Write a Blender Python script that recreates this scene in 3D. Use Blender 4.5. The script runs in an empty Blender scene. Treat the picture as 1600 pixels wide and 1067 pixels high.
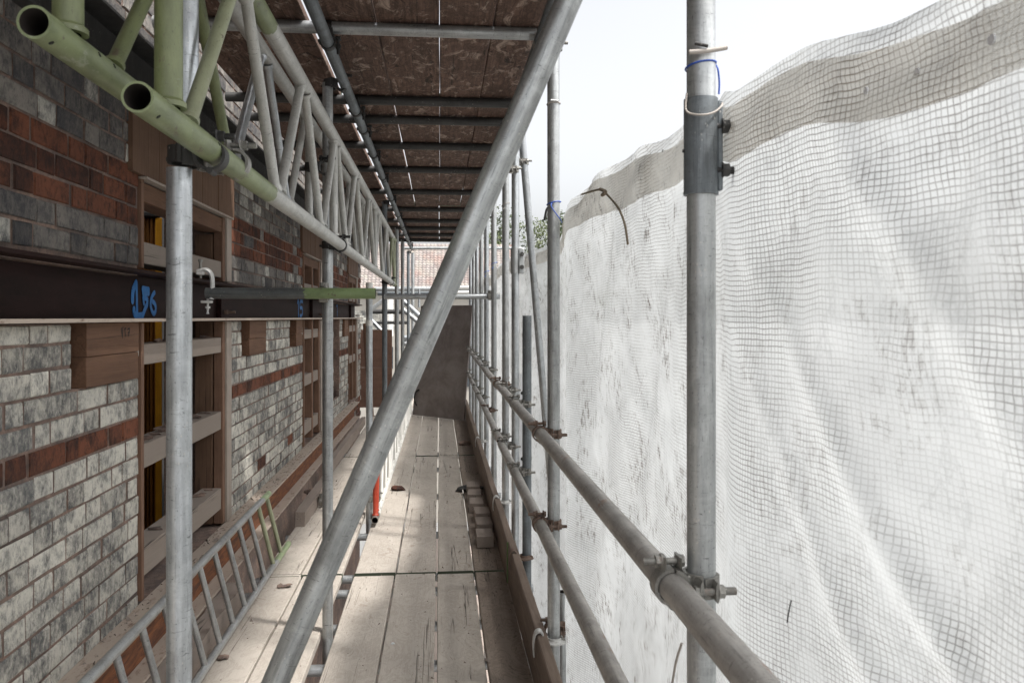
import bpy, bmesh, math, random
from mathutils import Matrix, Vector, noise as mnoise
R = math.radians
random.seed(7)
C = bpy.context.scene.collection
SC = bpy.context.scene

# ------------------------------------------------------------------ camera
PSI = math.atan(113/1250); SP, CP = math.sin(PSI), math.cos(PSI)
EYE = 1.45
cam = bpy.data.cameras.new('camera'); co = bpy.data.objects.new('camera', cam); C.objects.link(co)
co.location = (0, 0, EYE); co.rotation_euler = (R(90), 0, -PSI)
cam.sensor_width = 36; cam.lens = 36*1250/1600; cam.shift_y = -37.5/1600
cam.clip_start = 0.02; cam.clip_end = 2000
cam.dof.use_dof = True; cam.dof.focus_distance = 4.0; cam.dof.aperture_fstop = 10
SC.camera = co
# ------------------------------------------------------------------ sky
SUN_EL, SUN_AZ = R(60), math.atan2(.88, -.47)
w = bpy.data.worlds.new('World'); SC.world = w; w.use_nodes = True
nt = w.node_tree; nt.nodes.clear()
sky = nt.nodes.new('ShaderNodeTexSky'); sky.sky_type = 'NISHITA'; sky.sun_disc = False
sky.sun_elevation = SUN_EL; sky.sun_rotation = SUN_AZ; sky.air_density = 1.0; sky.dust_density = 5.0; sky.ozone_density = 1.0
hs = nt.nodes.new('ShaderNodeHueSaturation'); hs.inputs['Saturation'].default_value = .15; hs.inputs['Value'].default_value = 1.34
bg = nt.nodes.new('ShaderNodeBackground'); bg.inputs['Strength'].default_value = .15
wo = nt.nodes.new('ShaderNodeOutputWorld')
nt.links.new(sky.outputs[0], hs.inputs['Color']); nt.links.new(hs.outputs[0], bg.inputs['Color']); nt.links.new(bg.outputs[0], wo.inputs[0])
# ------------------------------------------------------------------ sun
sl = bpy.data.lights.new('sun', 'SUN'); sl.energy = 2.9; sl.angle = R(4); sl.color = (1, .965, .92)
so = bpy.data.objects.new('sun', sl); C.objects.link(so)
sd = Vector((math.sin(SUN_AZ)*math.cos(SUN_EL), math.cos(SUN_AZ)*math.cos(SUN_EL), math.sin(SUN_EL)))
so.rotation_euler = sd.to_track_quat('Z', 'Y').to_euler(); so.location = sd*50
SC.view_settings.view_transform = 'Standard'; SC.view_settings.look = 'None'
SC.view_settings.exposure = 0.62; SC.view_settings.gamma = 1
SC.cycles.max_bounces = 8; SC.cycles.transparent_max_bounces = 12
SC.cycles.diffuse_bounces = 4; SC.cycles.transmission_bounces = 6

def ray(x, y):
    a = (x-800)/1250; b = (496-y)/1250
    return Vector((SP + a*CP, CP - a*SP, b))
def Yx(x, X):                       # distance along the walk at which plane X shows in column x
    d = ray(x, 496); return X*d.y/d.x
def onX(x, y, X):
    d = ray(x, y); t = X/d.x; return Vector((X, t*d.y, EYE+t*d.z))
def onY(x, y, Y):
    d = ray(x, y); t = Y/d.y; return Vector((t*d.x, Y, EYE+t*d.z))
def onZ(x, y, z):
    d = ray(x, y); t = (z-EYE)/d.z; return Vector((t*d.x, t*d.y, z))

# ------------------------------------------------------------------ node helper
class NT:
    def __init__(s, name):
        s.m = bpy.data.materials.new(name); s.m.use_nodes = True; s.t = s.m.node_tree; s.t.nodes.clear()
        s.out = s.n('ShaderNodeOutputMaterial')
    def n(s, k, **kw):
        x = s.t.nodes.new(k)
        for a, b in kw.items(): setattr(x, a, b)
        return x
    def l(s, a, b): s.t.links.new(a, b)
    def put(s, v, sock):
        if isinstance(v, bpy.types.NodeSocket): s.l(v, sock)
        elif isinstance(v, (tuple, list)) and sock.type == 'RGBA': sock.default_value = (*v[:3], 1)
        else: sock.default_value = v
    def co(s, scale=(1,1,1), kind='Object', rnd=True, rot=(0,0,0)):
        tc = s.n('ShaderNodeTexCoord'); o = tc.outputs[kind]
        if rnd:
            oi = s.n('ShaderNodeObjectInfo'); ad = s.n('ShaderNodeVectorMath', operation='MULTIPLY_ADD')
            s.l(oi.outputs['Random'], ad.inputs[0]); ad.inputs[1].default_value = (17.3, 31.7, 53.1); s.l(o, ad.inputs[2]); o = ad.outputs[0]
        mp = s.n('ShaderNodeMapping'); s.l(o, mp.inputs[0]); mp.inputs['Scale'].default_value = scale; mp.inputs['Rotation'].default_value = rot
        return mp.outputs[0]
    def noise(s, vec, scale=5, detail=6, rough=.6, dist=0):
        x = s.n('ShaderNodeTexNoise'); s.l(vec, x.inputs['Vector']); x.inputs['Scale'].default_value = scale
        x.inputs['Detail'].default_value = detail; x.inputs['Roughness'].default_value = rough; x.inputs['Distortion'].default_value = dist
        return x.outputs['Fac']
    def voro(s, vec, scale=5, feature='F1', rnd=1):
        x = s.n('ShaderNodeTexVoronoi', feature=feature); s.l(vec, x.inputs['Vector']); x.inputs['Scale'].default_value = scale
        x.inputs['Randomness'].default_value = rnd
        return x.outputs['Distance']
    def ramp(s, fac, *st):
        x = s.n('ShaderNodeValToRGB'); s.l(fac, x.inputs[0]); e = x.color_ramp.elements
        while len(e) < len(st): e.new(.5)
        for i, (p, c) in enumerate(st):
            e[i].position = p; e[i].color = (c, c, c, 1) if not isinstance(c, tuple) else (*c, 1)
        return x.outputs[0]
    def mix(s, f, a, b, mode='MIX'):
        x = s.n('ShaderNodeMix', data_type='RGBA', blend_type=mode)
        s.put(f, x.inputs[0]); s.put(a, x.inputs[6]); s.put(b, x.inputs[7]); return x.outputs[2]
    def math(s, op, a, b=0.0, c=None, clamp=False):
        x = s.n('ShaderNodeMath', operation=op, use_clamp=clamp); s.put(a, x.inputs[0]); s.put(b, x.inputs[1])
        if c is not None: s.put(c, x.inputs[2])
        return x.outputs[0]
    def attr(s, name):
        x = s.n('ShaderNodeAttribute', attribute_name=name); return x.outputs['Fac']
    def rnd(s): return s.n('ShaderNodeObjectInfo').outputs['Random']
    def bump(s, h, strength=.3, dist=.002):
        b = s.n('ShaderNodeBump'); b.inputs['Strength'].default_value = strength; b.inputs['Distance'].default_value = dist
        s.l(h, b.inputs['Height']); return b.outputs[0]
    def bsdf(s, col, rough=.6, metal=0.0, nrm=None, spec=None):
        p = s.n('ShaderNodeBsdfPrincipled'); s.put(col, p.inputs['Base Color']); s.put(rough, p.inputs['Roughness']); s.put(metal, p.inputs['Metallic'])
        if spec is not None: p.inputs['Specular IOR Level'].default_value = spec
        if nrm is not None: s.l(nrm, p.inputs['Normal'])
        s.l(p.outputs[0], s.out.inputs[0]); return s.m

def steel(name, ca, cb, dark=.12, metal=.7, rough=.42, grime=.5, paint=None, spots=None):
    s = NT(name)
    st = s.noise(s.co((28, 28, 1.6)), 3, 7, .65)
    cl = s.noise(s.co((6, 6, 3)), 2.2, 5, .6, .5)
    col = s.mix(s.ramp(st, (.3, 0), (.7, 1)), ca, cb)
    col = s.mix(s.ramp(cl, (.42, 0), (.72, grime)), col, (dark, dark*.97, dark*.92))
    sg = s.n('ShaderNodeTexVoronoi'); s.l(s.co((1, 1, .55)), sg.inputs['Vector']); sg.inputs['Scale'].default_value = 85
    sx = s.n('ShaderNodeSeparateColor'); s.l(sg.outputs['Color'], sx.inputs[0])
    col = s.mix(s.math('MULTIPLY', sx.outputs[0], .16), col, tuple(c*.3 for c in cb))
    wn = s.noise(s.co((3, 3, 7)), 1.6, 8, .75, 1.5)
    col = s.mix(s.ramp(wn, (.52, 0), (.60, .13), (.66, 0)), col, tuple(min(1, c*1.5) for c in ca))
    dk = s.noise(s.co((40, 40, 2.2)), 2, 6, .75)
    col = s.mix(s.ramp(dk, (.58, 0), (.68, .6)), col, (dark*.6, dark*.6, dark*.6))
    fine = s.noise(s.co((60, 60, 22)), 6, 4, .7)
    col = s.mix(s.ramp(fine, (.6, 0), (.7, .7)), col, (.05, .05, .05))
    # dull transverse scrapes and cement flecks
    sc = s.noise(s.co((14, 14, 90)), 2.2, 3, .6, 1.2)
    col = s.mix(s.ramp(sc, (.64, 0), (.69, .6)), col, (.07, .07, .07))
    fl = s.voro(s.co((1, 1, .6)), 130)
    gate = s.noise(s.co(), 9, 3)
    m2 = s.math('MULTIPLY', s.ramp(fl, (.10, 1), (.2, 0)), s.ramp(gate, (.55, 0), (.62, .8)))
    col = s.mix(m2, col, (.6, .58, .54))
    if spots:
        ru = s.noise(s.co((4, 4, 2)), 3, 6, .7)
        col = s.mix(s.ramp(ru, (.6, 0), (.68, .8)), col, spots)
    h = s.math('ADD', s.math('MULTIPLY', fine, .5), st)
    r = s.math('ADD', s.math('MULTIPLY', cl, .3), rough-.15)
    if paint:                        # painted lengths: (colour, limit near, limit far) along the tube
        pc, l1, l2 = paint
        tc = s.n('ShaderNodeTexCoord'); sp = s.n('ShaderNodeSeparateXYZ'); s.l(tc.outputs['Object'], sp.inputs[0])
        wob = s.noise(s.co((20, 20, 5), rnd=False), 2, 4)
        z = s.math('ADD', sp.outputs[2], s.math('MULTIPLY', wob, .1))
        f = s.math('MAXIMUM', s.math('LESS_THAN', z, l1+.05), s.math('GREATER_THAN', z, l2+.05))
        pn = s.noise(s.co((10, 10, 4)), 3, 6, .65)
        pcol = s.mix(s.ramp(pn, (.4, 0), (.7, 1)), pc, tuple(c*.62 for c in pc))
        pcol = s.mix(s.ramp(fine, (.62, 0), (.7, .6)), pcol, (.05, .05, .04))
        pcol = s.mix(s.ramp(s.noise(s.co((8, 8, 30)), 3, 5, .7), (.66, 0), (.72, .7)), pcol, (.36, .38, .3))
        col = s.mix(f, col, pcol)
        ch = s.noise(s.co((5, 5, 3)), 5, 9, .78, .3)
        pcol = s.mix(s.ramp(ch, (.60, 0), (.615, .9)), pcol, (.12, .10, .07)); pcol = s.mix(s.ramp(ch, (.36, .55), (.38, 0)), pcol, tuple(x*.6+.2 for x in pc))
        col = s.mix(f, col, pcol)
        mt = s.math('MULTIPLY', s.math('SUBTRACT', 1.0, f), metal)
    else: mt = metal
    return s.bsdf(col, r, mt, s.bump(h, .35, .0015))

def paintmat(name, col, dirt=.5, rough=.42):
    s = NT(name)
    n = s.noise(s.co((10, 10, 4)), 3, 7, .65); f = s.noise(s.co((60, 60, 22)), 5, 4, .7)
    c = s.mix(s.ramp(n, (.4, 0), (.72, dirt)), col, tuple(x*.45 for x in col))
    c = s.mix(s.ramp(f, (.6, 0), (.7, .7)), c, tuple(x*.2+.01 for x in col))
    c = s.mix(s.ramp(s.noise(s.co((5, 5, 40)), 3, 5, .7), (.66, 0), (.72, .5)), c, tuple(x*.5+.25 for x in col))
    ch = s.noise(s.co((5, 5, 3)), 5, 9, .78, .3)
    c = s.mix(s.ramp(ch, (.615, 0), (.63, .9)), c, (.11, .085, .06))
    c = s.mix(s.ramp(ch, (.34, .6), (.36, 0)), c, tuple(x*.6+.2 for x in col))
    return s.bsdf(c, rough, 0, s.bump(s.math('ADD', f, ch), .3, .0015))

def woodmat(name, light, dark, axis='Y', dust=None, crack=.8, stain=.0, rough=.8, staincol=(.03, .02, .015)):
    s = NT(name)
    def sc(a, b): return {'Y': (a, b, a), 'Z': (a, a, b), 'X': (b, a, a)}[axis]
    g = s.noise(s.co(sc(26, 1.3)), 3, 8, .7, .4)
    g2 = s.noise(s.co(sc(90, 3)), 3, 3, .6)
    big = s.noise(s.co((2.4, 1.4, 2.4)), 2, 6, .65, .3)
    col = s.mix(s.ramp(g, (.32, 0), (.68, 1)), light, dark)
    col = s.mix(s.ramp(g2, (.45, 0), (.75, .45)), col, dark)
    if dust: col = s.mix(s.ramp(big, (.36, .92), (.66, .6)), col, dust)
    else: col = s.mix(s.ramp(big, (.4, 0), (.75, .55)), col, tuple(c*.45 for c in dark))
    oi = s.rnd()
    col = s.mix(s.math('MULTIPLY', s.math('FRACT', s.math('MULTIPLY', oi, 7.31)), .38), col, tuple(c*.7 for c in (dust or light)))
    # long drying cracks
    cr = s.n('ShaderNodeTexNoise'); s.l(s.co(sc(7, .12)), cr.inputs['Vector']); cr.inputs['Scale'].default_value = 2; cr.inputs['Detail'].default_value = 4
    line = s.ramp(s.math('ABSOLUTE', s.math('SUBTRACT', cr.outputs['Fac'], .5)), (.0, 1), (.006, 0))
    gate = s.ramp(s.noise(s.co((3, .7, 3)), 2, 3), (.50, 0), (.55, 1))
    ck = s.math('MULTIPLY', s.math('MULTIPLY', line, gate), crack)
    col = s.mix(ck, col, (.02, .015, .012))
    if stain:
        sn = s.noise(s.co((5, 2.6, 5)), 2.2, 8, .7, 1.4)
        ring = s.ramp(s.math('ABSOLUTE', s.math('SUBTRACT', sn, .5)), (.0, 1), (.05, 0))
        blot = s.ramp(sn, (.58, 0), (.64, 1))
        col = s.mix(s.math('MULTIPLY', s.math('MAXIMUM', blot, s.math('MULTIPLY', ring, .6)), stain), col, staincol)
    if stain > .9:
        pb = s.noise(s.co((6, 3, 6)), 2.6, 8, .72, 1.0)
        col = s.mix(s.ramp(pb, (.54, 0), (.64, .8)), col, (.42, .32, .26))
    sp = s.math('MULTIPLY', s.ramp(s.voro(s.co(), 42), (.08, 1), (.14, 0)), s.ramp(s.noise(s.co(), 7, 3), (.56, 0), (.62, .8)))
    col = s.mix(sp, col, tuple(c*.45 for c in dark))
    h = s.math('SUBTRACT', s.math('ADD', g, s.math('MULTIPLY', g2, .5)), s.math('MULTIPLY', ck, 1.5))
    return s.bsdf(col, rough, 0, s.bump(h, .45, .003), .3)

def flat(name, col, rough=.7, metal=0.0, var=.3, scale=12, bump=.2):
    s = NT(name); n = s.noise(s.co(), scale, 7, .65)
    c = s.mix(s.ramp(n, (.35, 0), (.7, var)), col, tuple(x*.35 for x in col))
    return s.bsdf(c, rough, metal, s.bump(n, bump, .002))

M = {}
M['galv'] = steel('galvanised_steel', (.57, .585, .58), (.35, .365, .37), .13, metal=.62, rough=.4)
M['galv_light'] = steel('bright_galvanised_steel', (.64, .67, .68), (.38, .40, .42), .15, grime=.5, metal=.75, rough=.36)
M['brace'] = steel('brace_steel', (.54, .555, .545), (.27, .285, .29), .08, metal=.75, grime=.55, rough=.36)
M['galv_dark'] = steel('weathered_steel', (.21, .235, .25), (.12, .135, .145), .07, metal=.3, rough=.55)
M['galv_warm'] = steel('dusty_steel', (.50, .48, .45), (.32, .30, .28), .12, metal=.4, rough=.5, spots=(.26, .13, .07))
M['alu'] = steel('aluminium_tube', (.58, .575, .54), (.42, .42, .39), .22, grime=.3, metal=.3, rough=.5)
M['green'] = paintmat('green_paint', (.18, .205, .095), .8)
M['yellowgreen'] = paintmat('faded_green_paint', (.34, .36, .235), .6)
M['chord_b'] = steel('part_painted_chord', (.58, .575, .54), (.42, .42, .39), .22, grime=.3, metal=.3, paint=((.21, .245, .125), .93, 6.55))
M['chord_a'] = paintmat('green_chord_paint', (.21, .27, .10), .7)
M['ladder_metal'] = steel('ladder_steel', (.46, .475, .47), (.31, .32, .32), .14, metal=.4, paint=((.34, .43, .24), -1, 3.3))
M['greentube'] = steel('part_green_tube', (.17, .185, .185), (.10, .11, .11), .06, metal=.3, paint=((.20, .27, .12), -1, .42))
M['red'] = paintmat('red_paint', (.42, .055, .025), .3)
M['white_paint'] = paintmat('white_paint', (.72, .71, .67), .25)
M['coupler'] = steel('coupler_zinc', (.36, .35, .32), (.22, .21, .19), .08, metal=.4, spots=(.20, .11, .07))
M['coupler_rust'] = steel('coupler_rust', (.24, .17, .13), (.14, .09, .07), .06, metal=.15, rough=.7, spots=(.28, .11, .05))
M['coupler_dark'] = steel('coupler_black', (.06, .058, .055), (.035, .034, .033), .02, metal=.3, rough=.6)
M['clamp_white'] = steel('clamp_zinc', (.75, .75, .73), (.6, .6, .58), .4, metal=.2, grime=.2)
M['deck'] = woodmat('dusty_board', (.40, .35, .30), (.21, .18, .15), dust=(.53, .485, .43), crack=1, stain=.45, staincol=(.20, .15, .115))
M['deck_toe_shade'] = woodmat('toe_shaded_board', (.30, .235, .19), (.15, .11, .085), dust=(.33, .275, .23), crack=1, stain=.6, staincol=(.09, .065, .05))  # darker board colour paints the toe board's shadow beside it
M['ceil'] = woodmat('stained_board', (.24, .145, .108), (.065, .038, .027), stain=.97, crack=1)
M['tube_black'] = steel('silhouette_steel', (.09, .088, .085), (.045, .044, .043), .02, metal=.3, rough=.6)  # near-black tone paints the overhead cross tubes as unlit silhouettes
M['toe'] = woodmat('toe_board_timber', (.26, .20, .16), (.13, .095, .075), crack=.9)
M['timber'] = woodmat('new_softwood', (.21, .115, .07), (.11, .058, .036), crack=.9)
M['timber_z'] = woodmat('upright_softwood', (.26, .155, .105), (.16, .09, .06), axis='Z', crack=.4)
M['timber_pale'] = woodmat('pale_softwood_edge', (.46, .40, .35), (.33, .28, .235), axis='Z', crack=.3)
M['timber_grey'] = woodmat('weathered_softwood', (.30, .245, .20), (.17, .14, .11), dust=(.29, .245, .21), crack=.9)
M['baulk'] = woodmat('dirty_baulk', (.30, .25, .21), (.12, .09, .075), dust=(.33, .28, .245), crack=1)
M['fascia'] = woodmat('fascia_ply', (.20, .12, .078), (.12, .07, .045), axis='Z', crack=.8)
M['ply'] = woodmat('hoarding_ply', (.26, .15, .105), (.20, .11, .08), axis='X', crack=.2, stain=.3)
M['band'] = flat('board_end_band', (.09, .11, .075), .6, .3)
M['endgreen'] = flat('board_end_paint', (.16, .24, .10), .7)
M['blue'] = flat('blue_plastic', (.03, .09, .42), .4, 0, .2)
M['grey_tie'] = flat('grey_cord', (.42, .38, .34), .6, 0, .4)
M['rope'] = flat('brown_rope', (.27, .22, .16), .9, 0, .6, 60)
M['bluepaint'] = flat('blue_spray', (.01, .16, .46), .6, 0, .5, 25, .05)
M['marker'] = flat('marker_ink', (.02, .013, .01), .8)
M['redmark'] = flat('red_mark', (.5, .1, .08), .8, 0, .9, 50)
M['whitelabel'] = flat('white_sticker', (.75, .76, .78), .5, 0, .2)
M['bore'] = flat('shaded_bore', (.025, .018, .014), .95)  # near-black colour paints the darkness inside open tube ends
M['black'] = flat('black_hole', (.01, .01, .01), .9)
s = NT('beam_paint')
n1 = s.noise(s.co((3, 1.2, 6), rnd=False), 3, 7, .7); n2 = s.noise(s.co((30, 30, 30), rnd=False), 3, 5, .7)
c = s.mix(s.ramp(n1, (.35, 0), (.7, 1)), (.026, .011, .010), (.010, .005, .004))
c = s.mix(s.ramp(n2, (.6, 0), (.7, .7)), c, (.035, .016, .012))
M['beam'] = s.bsdf(c, .65, 0, s.bump(n2, .3, .001), .12)
s = NT('beam_dust')
n1 = s.noise(s.co((8, 3, 8), rnd=False), 4, 8, .75)
c = s.mix(s.ramp(n1, (.32, 0), (.46, 1)), (.15, .09, .065), (.40, .335, .28))
M['beam_dust'] = s.bsdf(c, .85, 0, s.bump(n1, .4, .003))
s = NT('beam_rust')
n1 = s.noise(s.co((5, 2, 14), rnd=False), 3, 8, .75, .6)
c = s.mix(s.ramp(n1, (.35, 0), (.5, .4), (.68, 1)), (.07, .03, .02), (.30, .11, .04))
M['beam_rust'] = s.bsdf(c, .85, 0, s.bump(n1, .5, .003))
# bricks
def brickmat(name, lo, hi, soot, sootamt):
    s = NT(name); a = s.attr('tone')
    v1 = s.noise(s.co((17, 24, 15), rnd=False), 2.4, 10, .8, .5)
    v2 = s.noise(s.co((9, 9, 9), rnd=False), 1.7, 4, .6)
    v3 = s.noise(s.co((40, 120, 30), rnd=False), 2.5, 5, .75)
    base = s.mix(a, lo, hi)
    f = s.math('ADD', s.math('MULTIPLY', v1, .62), s.math('ADD', s.math('MULTIPLY', v2, .48), s.math('MULTIPLY', s.math('SUBTRACT', a, .5), -.09)))
    col = s.mix(s.math('MULTIPLY', s.ramp(f, (.49, 0), (.565, .5), (.65, 1)), sootamt), base, soot)
    col = s.mix(s.ramp(v3, (.56, 0), (.68, .75)), col, tuple(c*.5 for c in soot))
    gr = s.noise(s.co((1.3, 1.1, 1.5), rnd=False), 1.6, 7, .72, .4)
    col = s.mix(s.ramp(gr, (.45, 0), (.68, .5)), col, tuple(c*1.4 for c in soot))
    col = s.mix(s.ramp(v3, (.30, .5), (.42, 0)), col, tuple(min(1, c*1.35) for c in hi))
    pit = s.noise(s.co((1, 1, 1), rnd=False), 60, 5, .7)
    return s.bsdf(col, .88, 0, s.bump(s.math('ADD', pit, s.math('MULTIPLY', v3, .8)), .75, .006), .25)
M['brick'] = brickmat('sooty_cream_brick', (.47, .445, .39), (.66, .64, .57), (.095, .098, .10), .93)
M['brick_up'] = brickmat('sooty_shaded_brick', (.15, .135, .12), (.28, .258, .23), (.05, .05, .055), .9)  # soot plus shade under the overhead boards, both put into the brick colour
M['brick_red'] = brickmat('red_brick', (.12, .042, .024), (.22, .082, .045), (.03, .018, .015), .95)
s = NT('mortar'); n1 = s.noise(s.co(rnd=False), 45, 6, .7); n2 = s.noise(s.co(rnd=False), 3, 5, .7)
c = s.mix(s.ramp(n1, (.35, 0), (.65, 1)), (.36, .25, .20), (.20, .15, .125)); c = s.mix(s.ramp(n2, (.4, 0), (.62, .8)), c, (.10, .085, .08))
M['mortar'] = s.bsdf(c, .95, 0, s.bump(n1, 1, .008), .2)
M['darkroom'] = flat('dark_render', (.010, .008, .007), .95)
# yellow prop
M['yellow'] = woodmat('yellow_prop_paint', (.85, .42, .03), (.62, .26, .015), axis='Z', crack=0, rough=.5)
M['prop_dark'] = woodmat('shaded_prop_paint', (.30, .12, .02), (.12, .05, .012), axis='Z', crack=0, rough=.6)  # darker copy of the prop colour, shade painted on its ribs
# ply leaning sheet
s = NT('dark_film_ply'); n1 = s.noise(s.co(rnd=False), 3.2, 8, .72, .4); n2 = s.noise(s.co(rnd=False), 40, 4, .7)
c = s.mix(s.ramp(n1, (.35, 0), (.62, 1)), (.185, .155, .145), (.29, .26, .245)); c = s.mix(s.ramp(n2, (.66, 0), (.72, .8)), c, (.30, .27, .25))
spv = s.voro(s.co(rnd=False), 2.3); c = s.mix(s.ramp(spv, (.06, .5), (.12, 0)), c, (.34, .31, .29))
M['filmply'] = s.bsdf(c, .7, 0, s.bump(n1, .2, .003))
# netting
def netmat(name, film, thread, trans, opac, dirt=.6):
    s = NT(name)
    uv = s.n('ShaderNodeUVMap'); uv.uv_map = 'UVMap'
    wn = s.n('ShaderNodeTexNoise'); s.l(uv.outputs[0], wn.inputs['Vector']); wn.inputs['Scale'].default_value = 9; wn.inputs['Detail'].default_value = 4
    ad = s.n('ShaderNodeVectorMath', operation='MULTIPLY_ADD'); s.l(wn.outputs['Color'], ad.inputs[0]); ad.inputs[1].default_value = (.02, .02, 0); s.l(uv.outputs[0], ad.inputs[2])
    sp = s.n('ShaderNodeSeparateXYZ'); s.l(ad.outputs[0], sp.inputs[0])
    def g(o, e=.405):
        f = s.math('FRACT', s.math('MULTIPLY', o, 1/.0088)); d = s.math('ABSOLUTE', s.math('SUBTRACT', f, .5))
        return s.ramp(d, (e, 0), (e+.045, 1))
    t = s.math('MAXIMUM', g(sp.outputs[0]), g(sp.outputs[1], .385))
    def un(scale, det=5, ro=.65, sx=1, sy=1):
        mp = s.n('ShaderNodeMapping'); s.l(uv.outputs[0], mp.inputs[0]); mp.inputs['Scale'].default_value = (sx, sy, 1)
        return s.noise(mp.outputs[0], scale, det, ro)
    vis = s.ramp(un(2.9, 6, .7), (.40, .3), (.58, 1))
    tc = s.mix(s.math('MULTIPLY', un(7, 4), .7), thread, tuple(x*.55 for x in thread))
    # dirt: blotches that cling to threads, long vertical runs
    d1 = s.math('MULTIPLY', s.ramp(un(5.5, 7, .75, 1.6, .9), (.50, 0), (.62, 1)), s.ramp(un(70, 4, .7, 1, .4), (.48, 0), (.58, 1)))
    d2 = s.math('MULTIPLY', s.ramp(un(2, 3), (.5, 0), (.6, 1)), s.ramp(un(9, 6, .7, 5, .6), (.62, 0), (.7, .8)))
    dd = s.math('MULTIPLY', s.math('MAXIMUM', d1, d2), s.math('MULTIPLY', s.ramp(s.math('MULTIPLY', sp.outputs[0], .2), (.26, .4), (.34, 1)), dirt))
    fc = s.mix(s.ramp(un(2.2, 5), (.38, 0), (.66, .6)), film, tuple(x*.82 for x in film))  # broad grey fold shading painted into the film tone
    fc = s.mix(s.math('MULTIPLY', dd, .7), fc, (.15, .12, .095))
    tcol = s.mix(s.math('MULTIPLY', t, vis), fc, tc)
    tcol = s.mix(s.math('MULTIPLY', dd, t), tcol, (.06, .045, .035))
    cr2 = s.math('ABSOLUTE', s.math('SUBTRACT', un(4.5, 7, .7, 1, .45), .5))
    tcol = s.mix(s.ramp(cr2, (.0, .22), (.02, 0)), tcol, tuple(x*.45 for x in film))
    bmp = s.bump(s.math('ADD', t, s.math('MULTIPLY', un(160, 3), .6)), .5, .0012)
    d = s.n('ShaderNodeBsdfDiffuse'); s.l(tcol, d.inputs[0]); s.l(bmp, d.inputs['Normal'])
    tr = s.n('ShaderNodeBsdfTranslucent'); s.l(tcol, tr.inputs[0])
    m1 = s.n('ShaderNodeMixShader'); m1.inputs[0].default_value = trans; s.l(d.outputs[0], m1.inputs[1]); s.l(tr.outputs[0], m1.inputs[2])
    tp = s.n('ShaderNodeBsdfTransparent'); tp.inputs[0].default_value = (.97, .98, .98, 1)
    m2 = s.n('ShaderNodeMixShader')
    op = s.math('MAXIMUM', t, s.math('ADD', s.math('MULTIPLY', s.ramp(un(6, 5), (.35, 0), (.7, 1)), .12), opac-.06), clamp=True)
    s.l(op, m2.inputs[0]); s.l(tp.outputs[0], m2.inputs[1]); s.l(m1.outputs[0], m2.inputs[2])
    s.l(m2.outputs[0], s.out.inputs[0]); return s.m
M['net'] = netmat('reinforced_sheeting', (.69, .71, .71), (.31, .305, .295), .48, .88, 1)
M['hem'] = netmat('sheeting_hem', (.80, .77, .71), (.38, .34, .29), .48, .72, 1)

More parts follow.
